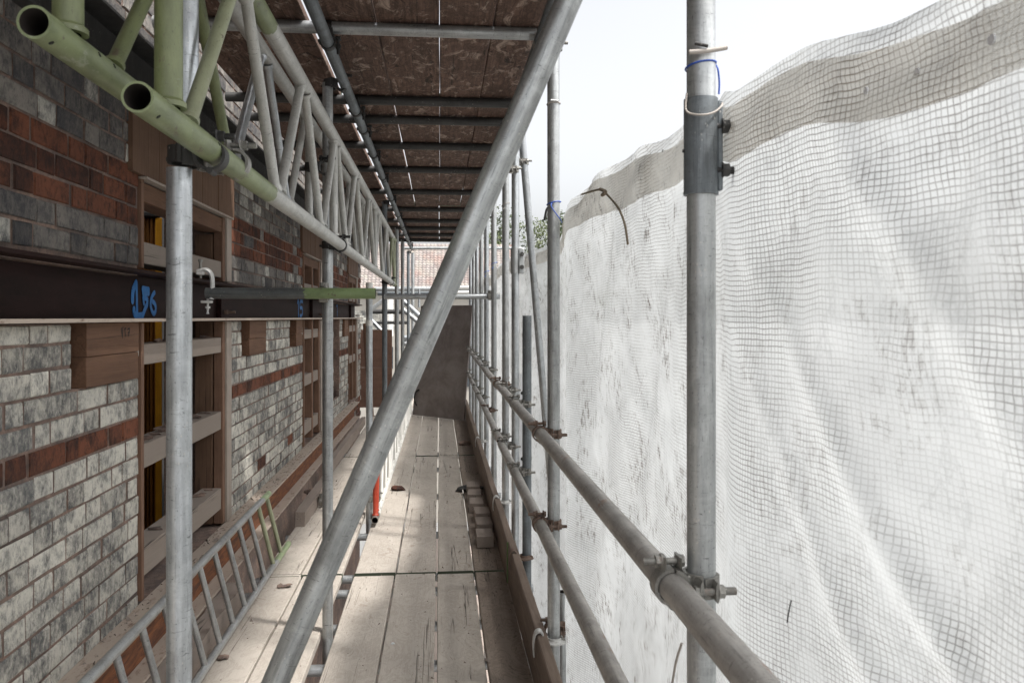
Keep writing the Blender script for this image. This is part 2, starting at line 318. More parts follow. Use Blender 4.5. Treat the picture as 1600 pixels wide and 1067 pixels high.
# ------------------------------------------------------------------ mesh helpers
class MB:
    def __init__(s): s.v = []; s.f = []; s.mi = []; s.attr = []
    def add(s, vs, fs, mi=0, a=0):
        o = len(s.v); s.v += [tuple(v) for v in vs]; s.f += [tuple(i+o for i in f) for f in fs]; s.mi += [mi]*len(fs); s.attr += [a]*len(fs)
    def box(s, x0, x1, y0, y1, z0, z1, b=.002, mi=0, M4=None, a=0):
        bm = bmesh.new(); bmesh.ops.create_cube(bm, size=1)
        for v in bm.verts: v.co = Vector(((x0+x1)/2+v.co.x*(x1-x0), (y0+y1)/2+v.co.y*(y1-y0), (z0+z1)/2+v.co.z*(z1-z0)))
        if b: bmesh.ops.bevel(bm, geom=bm.edges[:], offset=b, segments=1, affect='EDGES')
        bm.verts.index_update()
        vs = [(M4 @ v.co) if M4 else v.co.copy() for v in bm.verts]
        s.add(vs, [[v.index for v in f.verts] for f in bm.faces], mi, a); bm.free()
    def cyl(s, p0, p1, r, seg=12, r1=None, mi=0, inner=None):
        p0, p1 = Vector(p0), Vector(p1); q = (p1-p0).to_track_quat('Z', 'Y'); r1 = r if r1 is None else r1
        vs = []; fs = []
        for p, rr in ((p0, r), (p1, r1)):
            for i in range(seg):
                a = 2*math.pi*i/seg; vs.append(p + q @ Vector((math.cos(a)*rr, math.sin(a)*rr, 0)))
        for i in range(seg): j = (i+1) % seg; fs.append((i, j, seg+j, seg+i))
        if inner:
            for p, rr in ((p0, inner), (p1, inner)):
                for i in range(seg):
                    a = 2*math.pi*i/seg; vs.append(p + q @ Vector((math.cos(a)*rr, math.sin(a)*rr, 0)))
            for i in range(seg):
                j = (i+1) % seg; fs += [(2*seg+j, 2*seg+i, 3*seg+i, 3*seg+j), (i, 2*seg+i, 2*seg+j, j), (seg+j, 3*seg+j, 3*seg+i, seg+i)]
        else: fs += [tuple(range(seg))[::-1], tuple(range(seg, 2*seg))]
        s.add(vs, fs, mi)
    def sweep(s, pts, w, h=None, seg=8, mi=0, sub=6, closed=False, up=None):
        """w,h = half sizes of an elliptical (seg>4) or rectangular (seg==4) section"""
        h = h or w; P = smooth(pts, sub) if sub > 1 else [Vector(p) for p in pts]
        n = len(P); vs = []; fs = []; prev = None
        for k in range(n):
            t = (P[min(k+1, n-1)]-P[max(k-1, 0)]).normalized()
            if up is not None: b = Vector(up)
            else:
                b = prev if prev is not None else (Vector((0, 0, 1)) if abs(t.z) < .8 else Vector((1, 0, 0)))
            b = (b - t*b.dot(t)).normalized(); prev = b; c = t.cross(b)
            if seg == 4: L = [(w, h), (-w, h), (-w, -h), (w, -h)]
            else: L = [(w*math.cos(2*math.pi*i/seg), h*math.sin(2*math.pi*i/seg)) for i in range(seg)]
            for (u, v) in L: vs.append(P[k] + c*u + b*v)
        for k in range(n-1):
            for i in range(seg): j = (i+1) % seg; fs.append((k*seg+i, k*seg+j, (k+1)*seg+j, (k+1)*seg+i))
        fs += [tuple(range(seg))[::-1], tuple(range((n-1)*seg, n*seg))]
        s.add(vs, fs, mi)
    def arc(s, c, ax, r0, r1, wd, a0, a1, ref, seg=14, mi=0):
        """solid band: centre c, axis ax, radii r0..r1, width wd, angles from ref"""
        ax = Vector(ax).normalized(); u = Vector(ref).normalized(); v = ax.cross(u); c = Vector(c); vs = []; fs = []
        for k in range(seg+1):
            a = a0+(a1-a0)*k/seg; d = u*math.cos(a)+v*math.sin(a)
            for rr, z in ((r0, -wd/2), (r1, -wd/2), (r1, wd/2), (r0, wd/2)): vs.append(c+d*rr+ax*z)
        for k in range(seg):
            for i in range(4): j = (i+1) % 4; fs.append((k*4+i, k*4+j, k*4+4+j, k*4+4+i))
        fs += [(3, 2, 1, 0), (seg*4, seg*4+1, seg*4+2, seg*4+3)]
        s.add(vs, fs, mi)
    def hexa(s, c, ax, r, h, mi=0): s.cyl(Vector(c)-Vector(ax).normalized()*h/2, Vector(c)+Vector(ax).normalized()*h/2, r, 6, mi=mi)
    def build(s, name, mats, parent=None, loc=None, mat4=None, sm=40, attr=None):
        me = bpy.data.meshes.new(name); me.from_pydata(s.v, [], s.f)
        for m in (mats if isinstance(mats, (list, tuple)) else [mats]): me.materials.append(m)
        me.polygons.foreach_set('material_index', s.mi)
        if attr:
            at = me.attributes.new(attr, 'FLOAT', 'FACE'); at.data.foreach_set('value', s.attr)
        me.update(); bmf = bmesh.new(); bmf.from_mesh(me); bmesh.ops.recalc_face_normals(bmf, faces=bmf.faces[:]); bmf.to_mesh(me); bmf.free()
        if sm:
            me.polygons.foreach_set('use_smooth', [True]*len(me.polygons)); me.set_sharp_from_angle(angle=R(sm))
        o = bpy.data.objects.new(name, me); C.objects.link(o)
        if mat4 is not None: o.matrix_basis = mat4
        elif loc is not None: o.location = loc
        if parent: o.parent = parent
        return o
def smooth(pts, sub=6):
    P = [Vector(p) for p in pts]; out = []
    for i in range(len(P)-1):
        a, b, c, d = P[max(i-1, 0)], P[i], P[i+1], P[min(i+2, len(P)-1)]
        for k in range(sub):
            t = k/sub; out.append(.5*((2*b)+(c-a)*t+(2*a-5*b+4*c-d)*t*t+(3*b-a-3*c+d)*t**3))
    out.append(P[-1]); return out
def tag(o, label, cat, group=None, kind=None):
    if label: o['label'] = label
    if cat: o['category'] = cat
    if group: o['group'] = group
    if kind: o['kind'] = kind
    return o
def empty(name, loc, label, cat, group=None, mat4=None):
    o = bpy.data.objects.new(name, None); C.objects.link(o); o.empty_display_size = .05
    if mat4 is not None: o.matrix_basis = mat4
    else: o.location = loc
    return tag(o, label, cat, group)
TUBES = {}
def tube(name, p0, p1, mat, label=None, cat='scaffold tube', group=None, parent=None, r=.02415, seg=32, wall=.004, weld=0):
    p0, p1 = Vector(p0), Vector(p1); L = (p1-p0).length
    b = MB(); n = max(1, int(L/.5))
    vs = []; fs = []
    if weld:
        w_ = weld; rings = [(r*1.3, 0), (r*1.28, w_), (r*1.12, w_+.003), (r, w_+.006)] + [(r, L*k/n) for k in range(1, n)] + [(r, L-w_-.006), (r*1.12, L-w_-.003), (r*1.28, L-w_), (r*1.3, L), (r-wall, L), (r-wall, 0)]; n = len(rings)-3
    else: rings = [(r, 0), ] + [(r, L*k/n) for k in range(1, n+1)] + [(r-wall, L), (r-wall, 0)]
    for rr, z in rings:
        for i in range(seg):
            a = 2*math.pi*i/seg; e = 1+.004*math.sin(a*2+z*3)
            vs.append((math.cos(a)*rr*e, math.sin(a)*rr*e, z))
    nr = len(rings)
    for k in range(nr):
        k2 = (k+1) % nr
        for i in range(seg): j = (i+1) % seg; fs.append((k*seg+i, k*seg+j, k2*seg+j, k2*seg+i))
    b.add(vs, fs); b.mi = [1 if q_//seg == n+1 else 0 for q_ in range(len(fs))]
    m4 = Matrix.Translation(p0) @ (p1-p0).to_track_quat('Z', 'Y').to_matrix().to_4x4()
    if parent: m4 = parent.matrix_basis.inverted() @ m4
    o = b.build(name, [mat, M['bore']], parent, mat4=m4)
    if not parent: tag(o, label, cat, group)
    return o

# ------------------------------------------------------------------ ground, sky side
g = MB(); g.add([(-600, -300, -5.2), (600, -300, -5.2), (600, 900, -5.2), (-600, 900, -5.2)], [(0, 1, 2, 3)])
s = NT('ground_concrete'); n1 = s.noise(s.co(rnd=False), .6, 8, .7)
gm = s.bsdf(s.mix(n1, (.24, .24, .235), (.15, .15, .148)), .9)
tag(g.build('ground', gm, sm=0), None, None, kind='structure')

# ------------------------------------------------------------------ retained brick facade
WX = -1.15
wins = [(Yx(217, WX), Yx(357, WX)), (Yx(473, WX), Yx(501, WX)), (Yx(544, WX), Yx(557, WX))]
gapY = (Yx(521, WX), Yx(531, WX))
WEND = Yx(563, WX); W0 = -.2
ZB0, ZB1 = 1.432, 1.63            # beam slot
ZU0, ZU1 = 2.30, 2.50             # upper beam
pads = []                          # timber packs under the beam: (y0, y1)
PX = -1.132; voids = []
for v, a, b_ in ((112, 135, 217), (377, 390, 416), (453, 463, 472.5), (535, 538.5, 543.5)):
    pads.append((Yx(a, PX), Yx(b_, PX)-.004)); voids.append((Yx(v, WX), Yx(b_, PX)))
def holes(y0, y1, z0, z1):
    for (a, b_) in wins:
        if y1 > a-.001 and y0 < b_+.001 and z1 > .3 and z0 < 2.3:
            if z0 < ZB0 and z1 > .36: return (a, b_)
            if z1 > ZB1 and z0 < 2.27: return (a, b_)
    return None
rb = MB(); rng = random.Random(3)
def brick(y0, y1, z0, z1, mi, tone):
    x = WX + rng.uniform(-.003, .0035); c = .0028+rng.random()*.002; j = lambda: rng.uniform(-.003, .003)
    if y1-y0 < .02: return
    xb = WX-.04; t = rng.uniform(-.0015, .0015)
    F = [(x+t, y0+c+j(), z0+c+j()), (x-t, y1-c+j(), z0+c+j()), (x-t, y1-c+j(), z1-c+j()), (x+t, y0+c+j(), z1-c+j())]
    O = [(x-c, y0+j()*.6, z0+j()*.6), (x-c, y1+j()*.6, z0+j()*.6), (x-c, y1+j()*.6, z1+j()*.6), (x-c, y0+j()*.6, z1+j()*.6)]
    Bk = [(xb, p[1], p[2]) for p in O]
    rb.add(F+O, [(0, 1, 2, 3)]+[(i, (i+1) % 4, 4+(i+1) % 4, 4+i) for i in range(4)], mi, tone); rb.add(O+Bk, [(i, (i+1) % 4, 4+(i+1) % 4, 4+i) for i in range(4)], 2, tone)
course = []
z = 1.075-.075*14
while z < 1.36: course.append((z, abs(z-1.0) < .01)); z += .075
course.append((1.375, False))
z = 1.65
course += [(1.65+k*.075, 2 <= k <= 4) for k in range(9)]
course += [(2.51+k*.075, k in (3, 4, 5)) for k in range(12)]
for ci, (z0, red) in enumerate(course):
    if z0 < .02: continue
    z1 = z0+.066
    if z1 > ZB0-.004 and z0 < ZB0: z1 = ZB0-.006
    y = W0 + (ci % 2)*.085 + rng.uniform(0, .02); k = ci
    while y < WEND:
        L = .218 if k % 2 == 0 else .103
        if k % 11 == 7: L *= .8
        y1 = min(y+L, WEND+rng.uniform(-.05, .02)); segs = [(y, y1)]
        for (a, b_) in wins + ([gapY] if .5 < z0 < 1.4 else []):
            if z0 < .30 or z0 > 2.28: continue
            jag = rng.uniform(-.05, .05) if (a, b_) == gapY else 0
            ns = []
            for (p, q) in segs:
                if q <= a+jag or p >= b_+jag: ns.append((p, q))
                else:
                    if p < a+jag-.03: ns.append((p, a+jag-.004))
                    if q > b_+jag+.03: ns.append((b_+jag+.004, q))
            segs = ns
        for (a2, b_) in voids:
            if z0 > 1.215 and z0 < 1.43:
                ns = []
                for (p, q) in segs:
                    if q <= a2 or p >= b_: ns.append((p, q))
                    else:
                        if p < a2: ns.append((p, a2))
                        if q > b_: ns.append((b_, q))
                segs = ns
        for p, q in segs:
            tone = rng.random()
            mi = 1 if red or (not red and y > 5 and rng.random() < .004) else 0
            if red and rng.random() < .05: mi = 0
            if z0 < .3: mi = 1 if rng.random() < .7 else 0
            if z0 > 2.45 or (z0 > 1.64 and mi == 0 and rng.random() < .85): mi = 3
            brick(p, q, z0, z1, mi, tone)
        y = y1+.011; k += 1
# mortar bodies behind the bricks (boxes between openings)
def body(y0, y1, z0, z1, x1=WX-.0062, x0=WX-.34): rb.box(x0, x1, y0, y1, z0, z1, 0, 2)
edges = [W0]
ys = sorted([e for wn in wins for e in wn] + list(gapY))
body(W0, WEND-.02, -5.2, .345)
prev = W0
for a, b_ in sorted(wins+[gapY]):
    if (a, b_) == gapY:
        body(prev, a+.02, .3455, 1.2215); body(a+.02, b_-.02, .3455, .5); prev = b_-.02; continue
    body(prev, a, .3455, 1.2215); prev = b_
body(prev, WEND-.03, .3455, 1.2215)
cuts = sorted([(a, b_) for a, b_ in wins]+voids+[(gapY[0]+.02, gapY[1]-.02)]); prev = W0
for a, b_ in cuts:
    if a > prev+.01: body(prev, a, 1.222, ZB0-.002)
    prev = max(prev, b_)
body(prev, WEND-.03, 1.222, ZB0-.002)
prev = W0
for a, b_ in wins:
    body(prev, a, ZB1-.02, 2.2995); prev = b_
body(prev, WEND-.03, ZB1-.02, 2.2995)
body(W0, WEND-.02, 2.5, 3.42); body(W0, WEND-.02, ZU0, ZU1-.001, WX-.10)
body(W0, WEND-.02, ZB0-.001, ZB1-.021, WX-.16)
# ragged toothing at the demolished end
for (z0, red) in course:
    if z0 < .02 or not (rng.random() < .6): continue
    brick(WEND+.012, WEND+rng.uniform(.04, .1), z0, z0+.064, 1 if red else 0, rng.random())
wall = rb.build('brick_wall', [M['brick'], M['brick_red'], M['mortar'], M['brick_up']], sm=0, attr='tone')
tag(wall, 'sooty cream brick wall with red brick bands and window openings along the walkway', 'wall')

# interior behind the facade
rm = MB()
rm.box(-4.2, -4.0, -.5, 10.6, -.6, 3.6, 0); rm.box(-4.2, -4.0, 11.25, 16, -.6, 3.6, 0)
rm.box(-4.0, -1.56, -.7, -.5, -.6, 3.6, 0); rm.box(-4.2, -1.45, -.7, 3.2, 3.45, 3.6, 0); rm.box(-4.2, -1.45, 7.6, 9.0, 3.45, 3.6, 0); rm.box(-4.2, -1.5, -.7, 16, -.7, -.601, 0)  # roof gap shaped so sky light reaches the yellow prop
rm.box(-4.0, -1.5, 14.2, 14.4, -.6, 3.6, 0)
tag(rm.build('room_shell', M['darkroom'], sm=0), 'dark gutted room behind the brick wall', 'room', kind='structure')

# ------------------------------------------------------------------ steel beams
def ibeam(name, xf, xb, xw, y0, y1, z0, z1, mats, label, tf=.012):
    e = empty(name, (xf, y0, z0), label, 'steel beam'); L = y1-y0
    b = MB(); b.box(xb-xf, 0, 0, L, 0, tf, .001, 0); b.build('bottom_flange', mats[1], e)
    b = MB(); b.box(xb-xf, 0, 0, L, z1-z0-tf, z1-z0, .001, 0); b.build('top_flange', mats[2], e)
    b = MB(); b.box(xw-xf-.008, xw-xf, 0, L, tf+.0005, z1-z0-tf-.0005, 0, 0); b.build('web', mats[0], e)
    return e
BE = Yx(567, -1.08)
beam = ibeam('steel_beam', -1.085, -1.30, -1.20, .0, BE, 1.434, 1.626, (M['beam'], M['beam_dust'], M['beam']), 'dark maroon steel beam spray painted 156 set in the brick wall')
ubeam = ibeam('steel_beam', -1.10, -1.24, -1.19, .2, BE, ZU0+.002, ZU1-.002, (M['coupler_dark'],)*3, 'black steel beam high on the wall above the window fascias')
lb = ibeam('steel_beam', -1.045, -1.149, -1.115, .2, Yx(561, -1.05), .150, .352, (M['beam_rust'], M['beam_dust'], M['beam_dust']), 'rusty dust-covered steel beam lying along the foot of the brick wall')
# bolts and stiffeners on the main beam
b = MB()
for px in (352, 500, 556): 
    y = Yx(px, -1.19); b.hexa((-1.185+1.085, y, .045), (1, 0, 0), .014, .02); b.cyl((-1.195+1.085, y, .045), (-1.135+1.085, y, .045), .007, 10)
b.build('bolt', M['coupler_rust'], beam)
b = MB()
for px in (352, 492, 551):
    y = Yx(px, -1.15); b.box(-1.198+1.085, -1.17+1.085, y, y+.01, .014, .178, 0)
b.build('stiffener', M['beam'], beam)
# sprayed marks, strokes in (y, z) on the web
def strokes(lines, y0, z1, sy, sz, x, name, mat, parent, wd=1):
    b = MB(); k = 0
    for pts, w in lines:
        P = smooth([(0, p[0]*sy, -p[1]*sz) for p in pts], 5)
        for i in range(len(P)-1):
            a, c = P[i], P[i+1]; t = (c-a); 
            if t.length < 1e-6: continue
            n = Vector((0, -t.z, t.y)).normalized()*w*wd; off = Vector((k*.00002, 0, 0)); k += 1
            b.add([a-n+off, a+n+off, c+n+off, c-n+off], [(0, 1, 2, 3)])
        for q, p in enumerate((P[0], P[-1])):
            ring = [p+Vector((.0005+k*.00002, math.cos(t_)*w*wd, math.sin(t_)*w*wd)) for t_ in [2*math.pi*i/12 for i in range(12)]]
            b.add(ring, [tuple(range(12))]); k += 1
    inv = parent.matrix_basis.inverted()
    o = b.build(name, mat, parent, mat4=inv @ Matrix.Translation((x, y0, z1)), sm=0); return o
XW = -1.1975
def npx(px, py): return (px/934, py/1067)
L156 = [([npx(268, 190), npx(215, 340), npx(200, 540)], .013), ([npx(280, 210), npx(285, 480), npx(288, 780)], .009), ([npx(225, 720), npx(235, 800), npx(300, 850), npx(390, 840)], .012),
        ([npx(400, 290), npx(520, 300)], .011), ([npx(410, 350), npx(520, 360)], .011), ([npx(400, 290), npx(410, 390)], .009), ([npx(410, 470), npx(480, 480), npx(500, 570), npx(450, 690), npx(395, 840)], .010), ([npx(410, 480), npx(420, 590)], .008),
        ([npx(640, 350), npx(585, 450), npx(560, 600), npx(590, 740), npx(635, 800), npx(675, 710), npx(655, 590), npx(605, 540)], .009)]
ya, yb = Yx(190, XW), Yx(260, XW); zt = onX(225, 430, XW).z; zb_ = onX(225, 510, XW).z
strokes(L156, ya, zt, yb-ya, zt-zb_, XW, 'painted_number', M['bluepaint'], beam, 1.2)
L15 = [([(.1, .15), (.25, .02), (.25, .98)], .014), ([(.95, .05), (.55, .06), (.52, .45), (.85, .45), (.95, .7), (.8, .95), (.5, .95)], .013)]
ya, yb = Yx(464, XW), Yx(473, XW); strokes(L15, ya, 1.595, yb-ya, .135, XW, 'painted_number', M['bluepaint'], beam, 1.1)
L1 = [([(.3, .1), (.5, 0), (.5, 1)], .012)]
ya, yb = Yx(524, XW), Yx(530, XW); strokes(L1, ya, 1.59, yb-ya, .12, XW, 'painted_number', M['bluepaint'], beam, 1.0)

# ------------------------------------------------------------------ timber packs below the beam
plab = ['brown timber pack under the beam nearest the camera with pencil marks', 'brown timber pack under the beam just beyond the first window opening', 'brown timber pack under the beam beside the second window opening', 'small brown timber pack under the far end of the beam']
for i, (a, b_) in enumerate(pads):
    bot = 1.222; e = empty('timber_pack', (PX, a, bot), plab[i], 'timber block', 'timber packs under the steel beam')
    b = MB(); b.box(-.20, 0, 0, b_-a, 0, .099, .002); b.box(-.20, .0015, 0, b_-a, .1005, 1.432-bot, .002)
    b.build('plank', M['timber'], e)
    if i == 0:
        L = [([(0, .1), (.1, .9)], .003), ([(.15, 0), (.1, .9)], .003), ([(.35, .1), (.4, .8)], .003), ([(.3, .2), (.45, .1)], .0025), ([(.62, .2), (.85, .15), (.7, .8)], .003), ([(.65, .5), (.8, .5)], .0025)]
        strokes(L, a+(b_-a)*.62, 1.415, .09, .04, PX+.0025, 'pencil_mark', M['marker'], e)

# ------------------------------------------------------------------ window shoring frames
wl = ['timber shoring frame in the nearest window opening with rails across it', 'timber shoring frame in the second window opening behind the upright', 'timber shoring frame in the farthest window opening']
for i, (a, b_) in enumerate(wins):
    e = empty('window_frame', (WX, a, .352), wl[i], 'window frame', 'timber frames in the window openings'); Wd = b_-a; Z0 = .352
    def bx(name, mat, x0, x1, y0, y1, z0, z1, bev=.003):
        q = MB(); q.box(x0-WX, x1-WX, y0, y1, z0-Z0, z1-Z0, bev); return q.build(name, mat, e)
    pw = .045 if i == 0 else .07
    # jambs (lower, upper)
    bx('jamb', M['timber_z'], -1.26, -1.140, .002, .028, .36, 1.43); bx('jamb', M['timber_z'], -1.26, -1.140, .002, .028, 1.64, 2.12)
    bx('jamb', M['timber_z'], -1.19, -1.142, Wd-.10-pw, Wd-.10, .36, 1.43); bx('jamb', M['timber_z'], -1.19, -1.142, Wd-.10-pw, Wd-.10, 1.64, 1.98)
    bx('jamb_edge', M['timber_pale'], -1.25, -1.132, Wd-.098, Wd-.002, .36, 1.43); bx('jamb_edge', M['timber_pale'], -1.25, -1.132, Wd-.098, Wd-.002, 1.64, 1.99)
    for (z0, z1) in ((1.265, 1.345), (.86, .955), (.44, .55)):
        if i == 2 and z0 == .44: continue
        bx('rail', M['timber_grey'], -1.25, -1.150, .030, Wd-.102-pw, z0, z1)
    bx('rail', M['timber_grey'], -1.27, -1.150, .030, Wd-.102-pw, 1.66, 1.745)
    bx('rail', M['timber'], -1.25, -1.148, .030, Wd-.102, 1.90, 1.975)
    bx('head_trim', M['timber_pale'], -1.25, -1.120, .0, Wd, 1.982, 1.992, .001)
    if i == 0: bx('brace_post', M['fascia'], -1.285, -1.195, Wd-.15, Wd-.10, .36, 1.43); bx('brace_post', M['fascia'], -1.285, -1.195, Wd-.15, Wd-.10, 1.65, 1.89)
    else: bx('mullion', M['timber_z'], -1.25, -1.145, Wd*.45, Wd*.45+.07, .37, 1.43); bx('mullion', M['timber_z'], -1.25, -1.145, Wd*.45, Wd*.45+.07, 1.64, 1.9)
    # rubble lying on rails
    q = MB(); rr = random.Random(i+5)
    for k in range(46 if i == 0 else 12):
        y = rr.uniform(.05, Wd-.2); zz = rr.choice((1.345, .955, .55)) - Z0; r_ = rr.uniform(.004, .016)
        bmx = bmesh.new(); bmesh.ops.create_icosphere(bmx, subdivisions=1, radius=r_)
        q.add([v.co*rr.uniform(.7, 1.2)+Vector((-rr.uniform(.02, .085), y, zz+r_*.5)) for v in bmx.verts], [[v.index for v in f.verts] for f in bmx.faces]); bmx.free()
    q.build('rubble', M['mortar'], e, sm=0)['kind'] = 'stuff'
    fe = empty('fascia_board', (-1.135, a-.11, 1.995), ['stained brown fascia board over the nearest window opening', 'stained brown fascia board over the second window opening', 'stained brown fascia board over the farthest window opening'][i], 'board', 'fascia boards over the window openings')
    q = MB(); 
    yy = 0; rr = random.Random(i)
    while yy < Wd+.16:
        ww = min(.14+rr.uniform(-.02, .02), Wd+.165-yy); q.box(-.02, rr.uniform(0, .004), yy, yy+ww-.002, 0, .302, .001); yy += ww
    q.build('panel', M['fascia'], fe)

# yellow prop bundle inside, seen through the nearest opening
pe = empty('yellow_prop', (-1.95, Yx(233, -1.95), -.6), 'ribbed yellow-orange prop standing behind the nearest window opening', 'prop')
pe.rotation_euler.z = R(-68); pe.scale = (.8, .62, 1)
b = MB()
for k in range(5):
    b.box(-.02-.004*(k % 2), .02+.012*(k % 2), -.10+k*.036, -.074+k*.036, 0, 2.72, .004)
b.box(-.05, -.021, -.11, .09, 0, 2.72, .002); b.build('shaft', M['prop_dark'], pe)
b = MB(); b.box(-.03, .05, .06, .125, 0, 2.72, .004); b.build('flange', M['yellow'], pe)  # brighter colour paints the lit edge of the prop
b = MB(); b.box(-.07, .06, -.13, .11, 2.72, 2.76, .01); b.cyl((0, 0, 2.76), (0, 0, 2.86), .05, 14); b.box(-.05, .05, -.16, .02, 2.86, 2.89, .008); b.build('head_plate', M['coupler_dark'], pe)

# ------------------------------------------------------------------ boards
def board(x0, x1, y0, y1, ztop, mat, label, group, th=.038, name='scaffold_board', bands=True, cat='board', seed=0, tilt=0.0):
    rr = random.Random(seed); W = x1-x0; L = y1-y0
    n = max(2, int(L/.12)); b = MB(); vs = []; fs = []; ph = rr.uniform(0, 9)
    prof = [(0, 0), (0, 0)]
    c = .004
    for k in range(n+1):
        y = -L/2 + L*k/n; e0 = mnoise.noise(Vector((ph, y*1.6, 0)))*.0035; e1 = mnoise.noise(Vector((ph, y*1.6, 7)))*.0035
        zz = mnoise.noise(Vector((ph, y*.8, 3)))*.003
        xa, xb = -W/2+e0, W/2+e1
        for (x, z) in ((xa+c, 0), (xa, -c), (xa, -th+c), (xa+c, -th), (xb-c, -th), (xb, -th+c), (xb, -c), (xb-c, 0)): vs.append((x, y, z+zz+tilt*x))
    for k in range(n):
        for i in range(8): j = (i+1) % 8; fs.append((k*8+i, k*8+j, k*8+8+j, k*8+8+i))
    fs += [tuple(range(8))[::-1], tuple(range(n*8, n*8+8))]
    b.add(vs, fs)
    o = b.build(name, mat, loc=((x0+x1)/2, (y0+y1)/2, ztop)); o.rotation_euler.z = R(rr.uniform(-.05, .05))
    tag(o, label, cat, group)
    if bands:
        for sgn in (-1, 1):
            q = MB(); yb = sgn*(L/2+.0012)
            q.box(-W/2-.001, W/2+.001, min(yb, yb-sgn*.0015)-.0004, max(yb, yb-sgn*.0015)+.0004, -th, .001, 0)
            for xs in (-1, 1): q.box(xs*W/2-.0025, xs*W/2+.0025, min(yb, yb-sgn*.03), max(yb, yb-sgn*.03), -th+.006, -.006, 0)
            q.build('end_band', M['band'], o)
    return o
rows = [(.66, 4.55), (4.585, 8.41), (8.445, 12.30), (12.32, 14.6)]
rn = ['nearest', 'second', 'third', 'farthest']
cols = [(-.478, -.255), (-.246, -.023), (-.009, .192), (.201, .371)]
cn = ['leftmost board of the {} run of the walkway beside the uprights', 'second board from the left in the {} run of the walkway', 'third board from the left in the {} run of the walkway', 'rightmost board of the {} run of the walkway against the toe board']
for ri, (y0, y1) in enumerate(rows):
    for ci, (x0, x1) in enumerate(cols):
        board(x0+random.uniform(-.002, .002), x1+random.uniform(-.002, .002), y0+random.uniform(-.01, .004), y1+random.uniform(-.004, .01), (0, .004, -.001, .003)[(ri+ci) % 4], M['deck_toe_shade' if ci == 3 else 'deck'], 'dusty scaffold board, '+cn[ci].format(rn[ri]), 'walkway boards', seed=ri*10+ci)
lc = [[(-.965, -.775), (-.762, -.548)], [(-1.0, -.79), (-.775, -.55)], [(-.99, -.775), (-.765, -.55)]]
for ri in range(3):
    for ci in range(2):
        x0, x1 = lc[ri][ci]; y0, y1 = [(.66, 4.56), (4.585, 8.44), (8.46, 12.0)][ri]
        if ri == 0 and ci == 0: y1 = 4.62
        board(x0, x1, y0, y1, -.002+.006*ci, M['deck'], 'dusty scaffold board between the uprights and the wall, {} run, {}'.format(rn[ri], ['wall side', 'walkway side'][ci]), 'boards beside the wall', seed=100+ri*4+ci)
ccols = [(-1.02, -.782), (-.779, -.525), (-.480, -.250), (-.248, -.0035), (-.0005, .212), (.215, .425)]
ccn = ['row against the wall', 'second row from the wall', 'third row from the wall', 'row just left of the light gap', 'row just right of the light gap', 'outermost row by the netting side']
crows = [(.5, 4.33), (4.42, 8.38), (8.40, 12.3)]
for ri, (y0, y1) in enumerate(crows):
    for ci, (x0, x1) in enumerate(ccols):
        jx = random.uniform(-.003, .003)+(-.006 if (ri, ci) in ((1, 2), (2, 3), (1, 5)) else 0)
        board(x0+(.004 if ri and ci == 2 else 0), x1+jx, y0+random.uniform(-.02, .012), y1+random.uniform(-.01, .015), 2.652+.003*((ri+ci) % 2), M['ceil'], 'stained board of the lift overhead, {} run, {}'.format(rn[ri], ccn[ci]), 'overhead boards', seed=200+ri*8+ci)
lr = random.Random(5)
for ri, (y0, y1) in enumerate(((1.2, 5.1), (5.12, 9.0), (9.02, 12.9))):
    for ci, (x0, x1) in enumerate(((-1.08, -.86), (-.855, -.63), (-.625, -.40), (-.395, -.17), (-.165, .055), (.075, .29), (.30, .50))):
        board(x0, x1, y0+lr.uniform(-.02, .0), y1, -2.05, M['baulk'], 'board added below the walkway to darken its gaps', 'added boards below the walkway', seed=400+ri*9+ci, bands=False)  # boards added underneath so the walkway gaps read dark
# toe boards
for i, (y0, y1, lab) in enumerate(((.5, Yx(799, .39), 'brown toe board on edge at the near right of the walkway'), (Yx(800, .39)+.02, 11.9, 'brown toe board on edge at the far right of the walkway'))):
    q = MB(); L = y1-y0; n = int(L/.15); vs = []; fs = []
    for k in range(n+1):
        y = L*k/n; wv = mnoise.noise(Vector((i*5, y, 0)))*.004; tz = mnoise.noise(Vector((i*5, y*2, 4)))*.003
        for (x, z_) in ((0, 0), (.003, -.003), (.038, -.003), (.041, 0), (.041, .222), (.037, .226), (.004, .226), (0, .222)): vs.append((x+wv-.02, y, max(z_, 0)+ (tz if z_ > .1 else 0)))
    for k in range(n):
        for j in range(8): fs.append((k*8+j, k*8+(j+1) % 8, k*8+8+(j+1) % 8, k*8+8+j))
    fs += [tuple(range(8))[::-1], tuple(range(n*8, n*8+8))]
    q.add(vs, fs); o = q.build('toe_board', M['toe'], loc=(.390-.006*i, y0, .006)); tag(o, lab, 'board', 'toe boards')
    q = MB(); q.box(-.0215, .0225, (L-.004 if i == 0 else -.006), (L+.001 if i == 0 else -.0005), .004, .224, .001); q.build('painted_end', M['endgreen'], o)

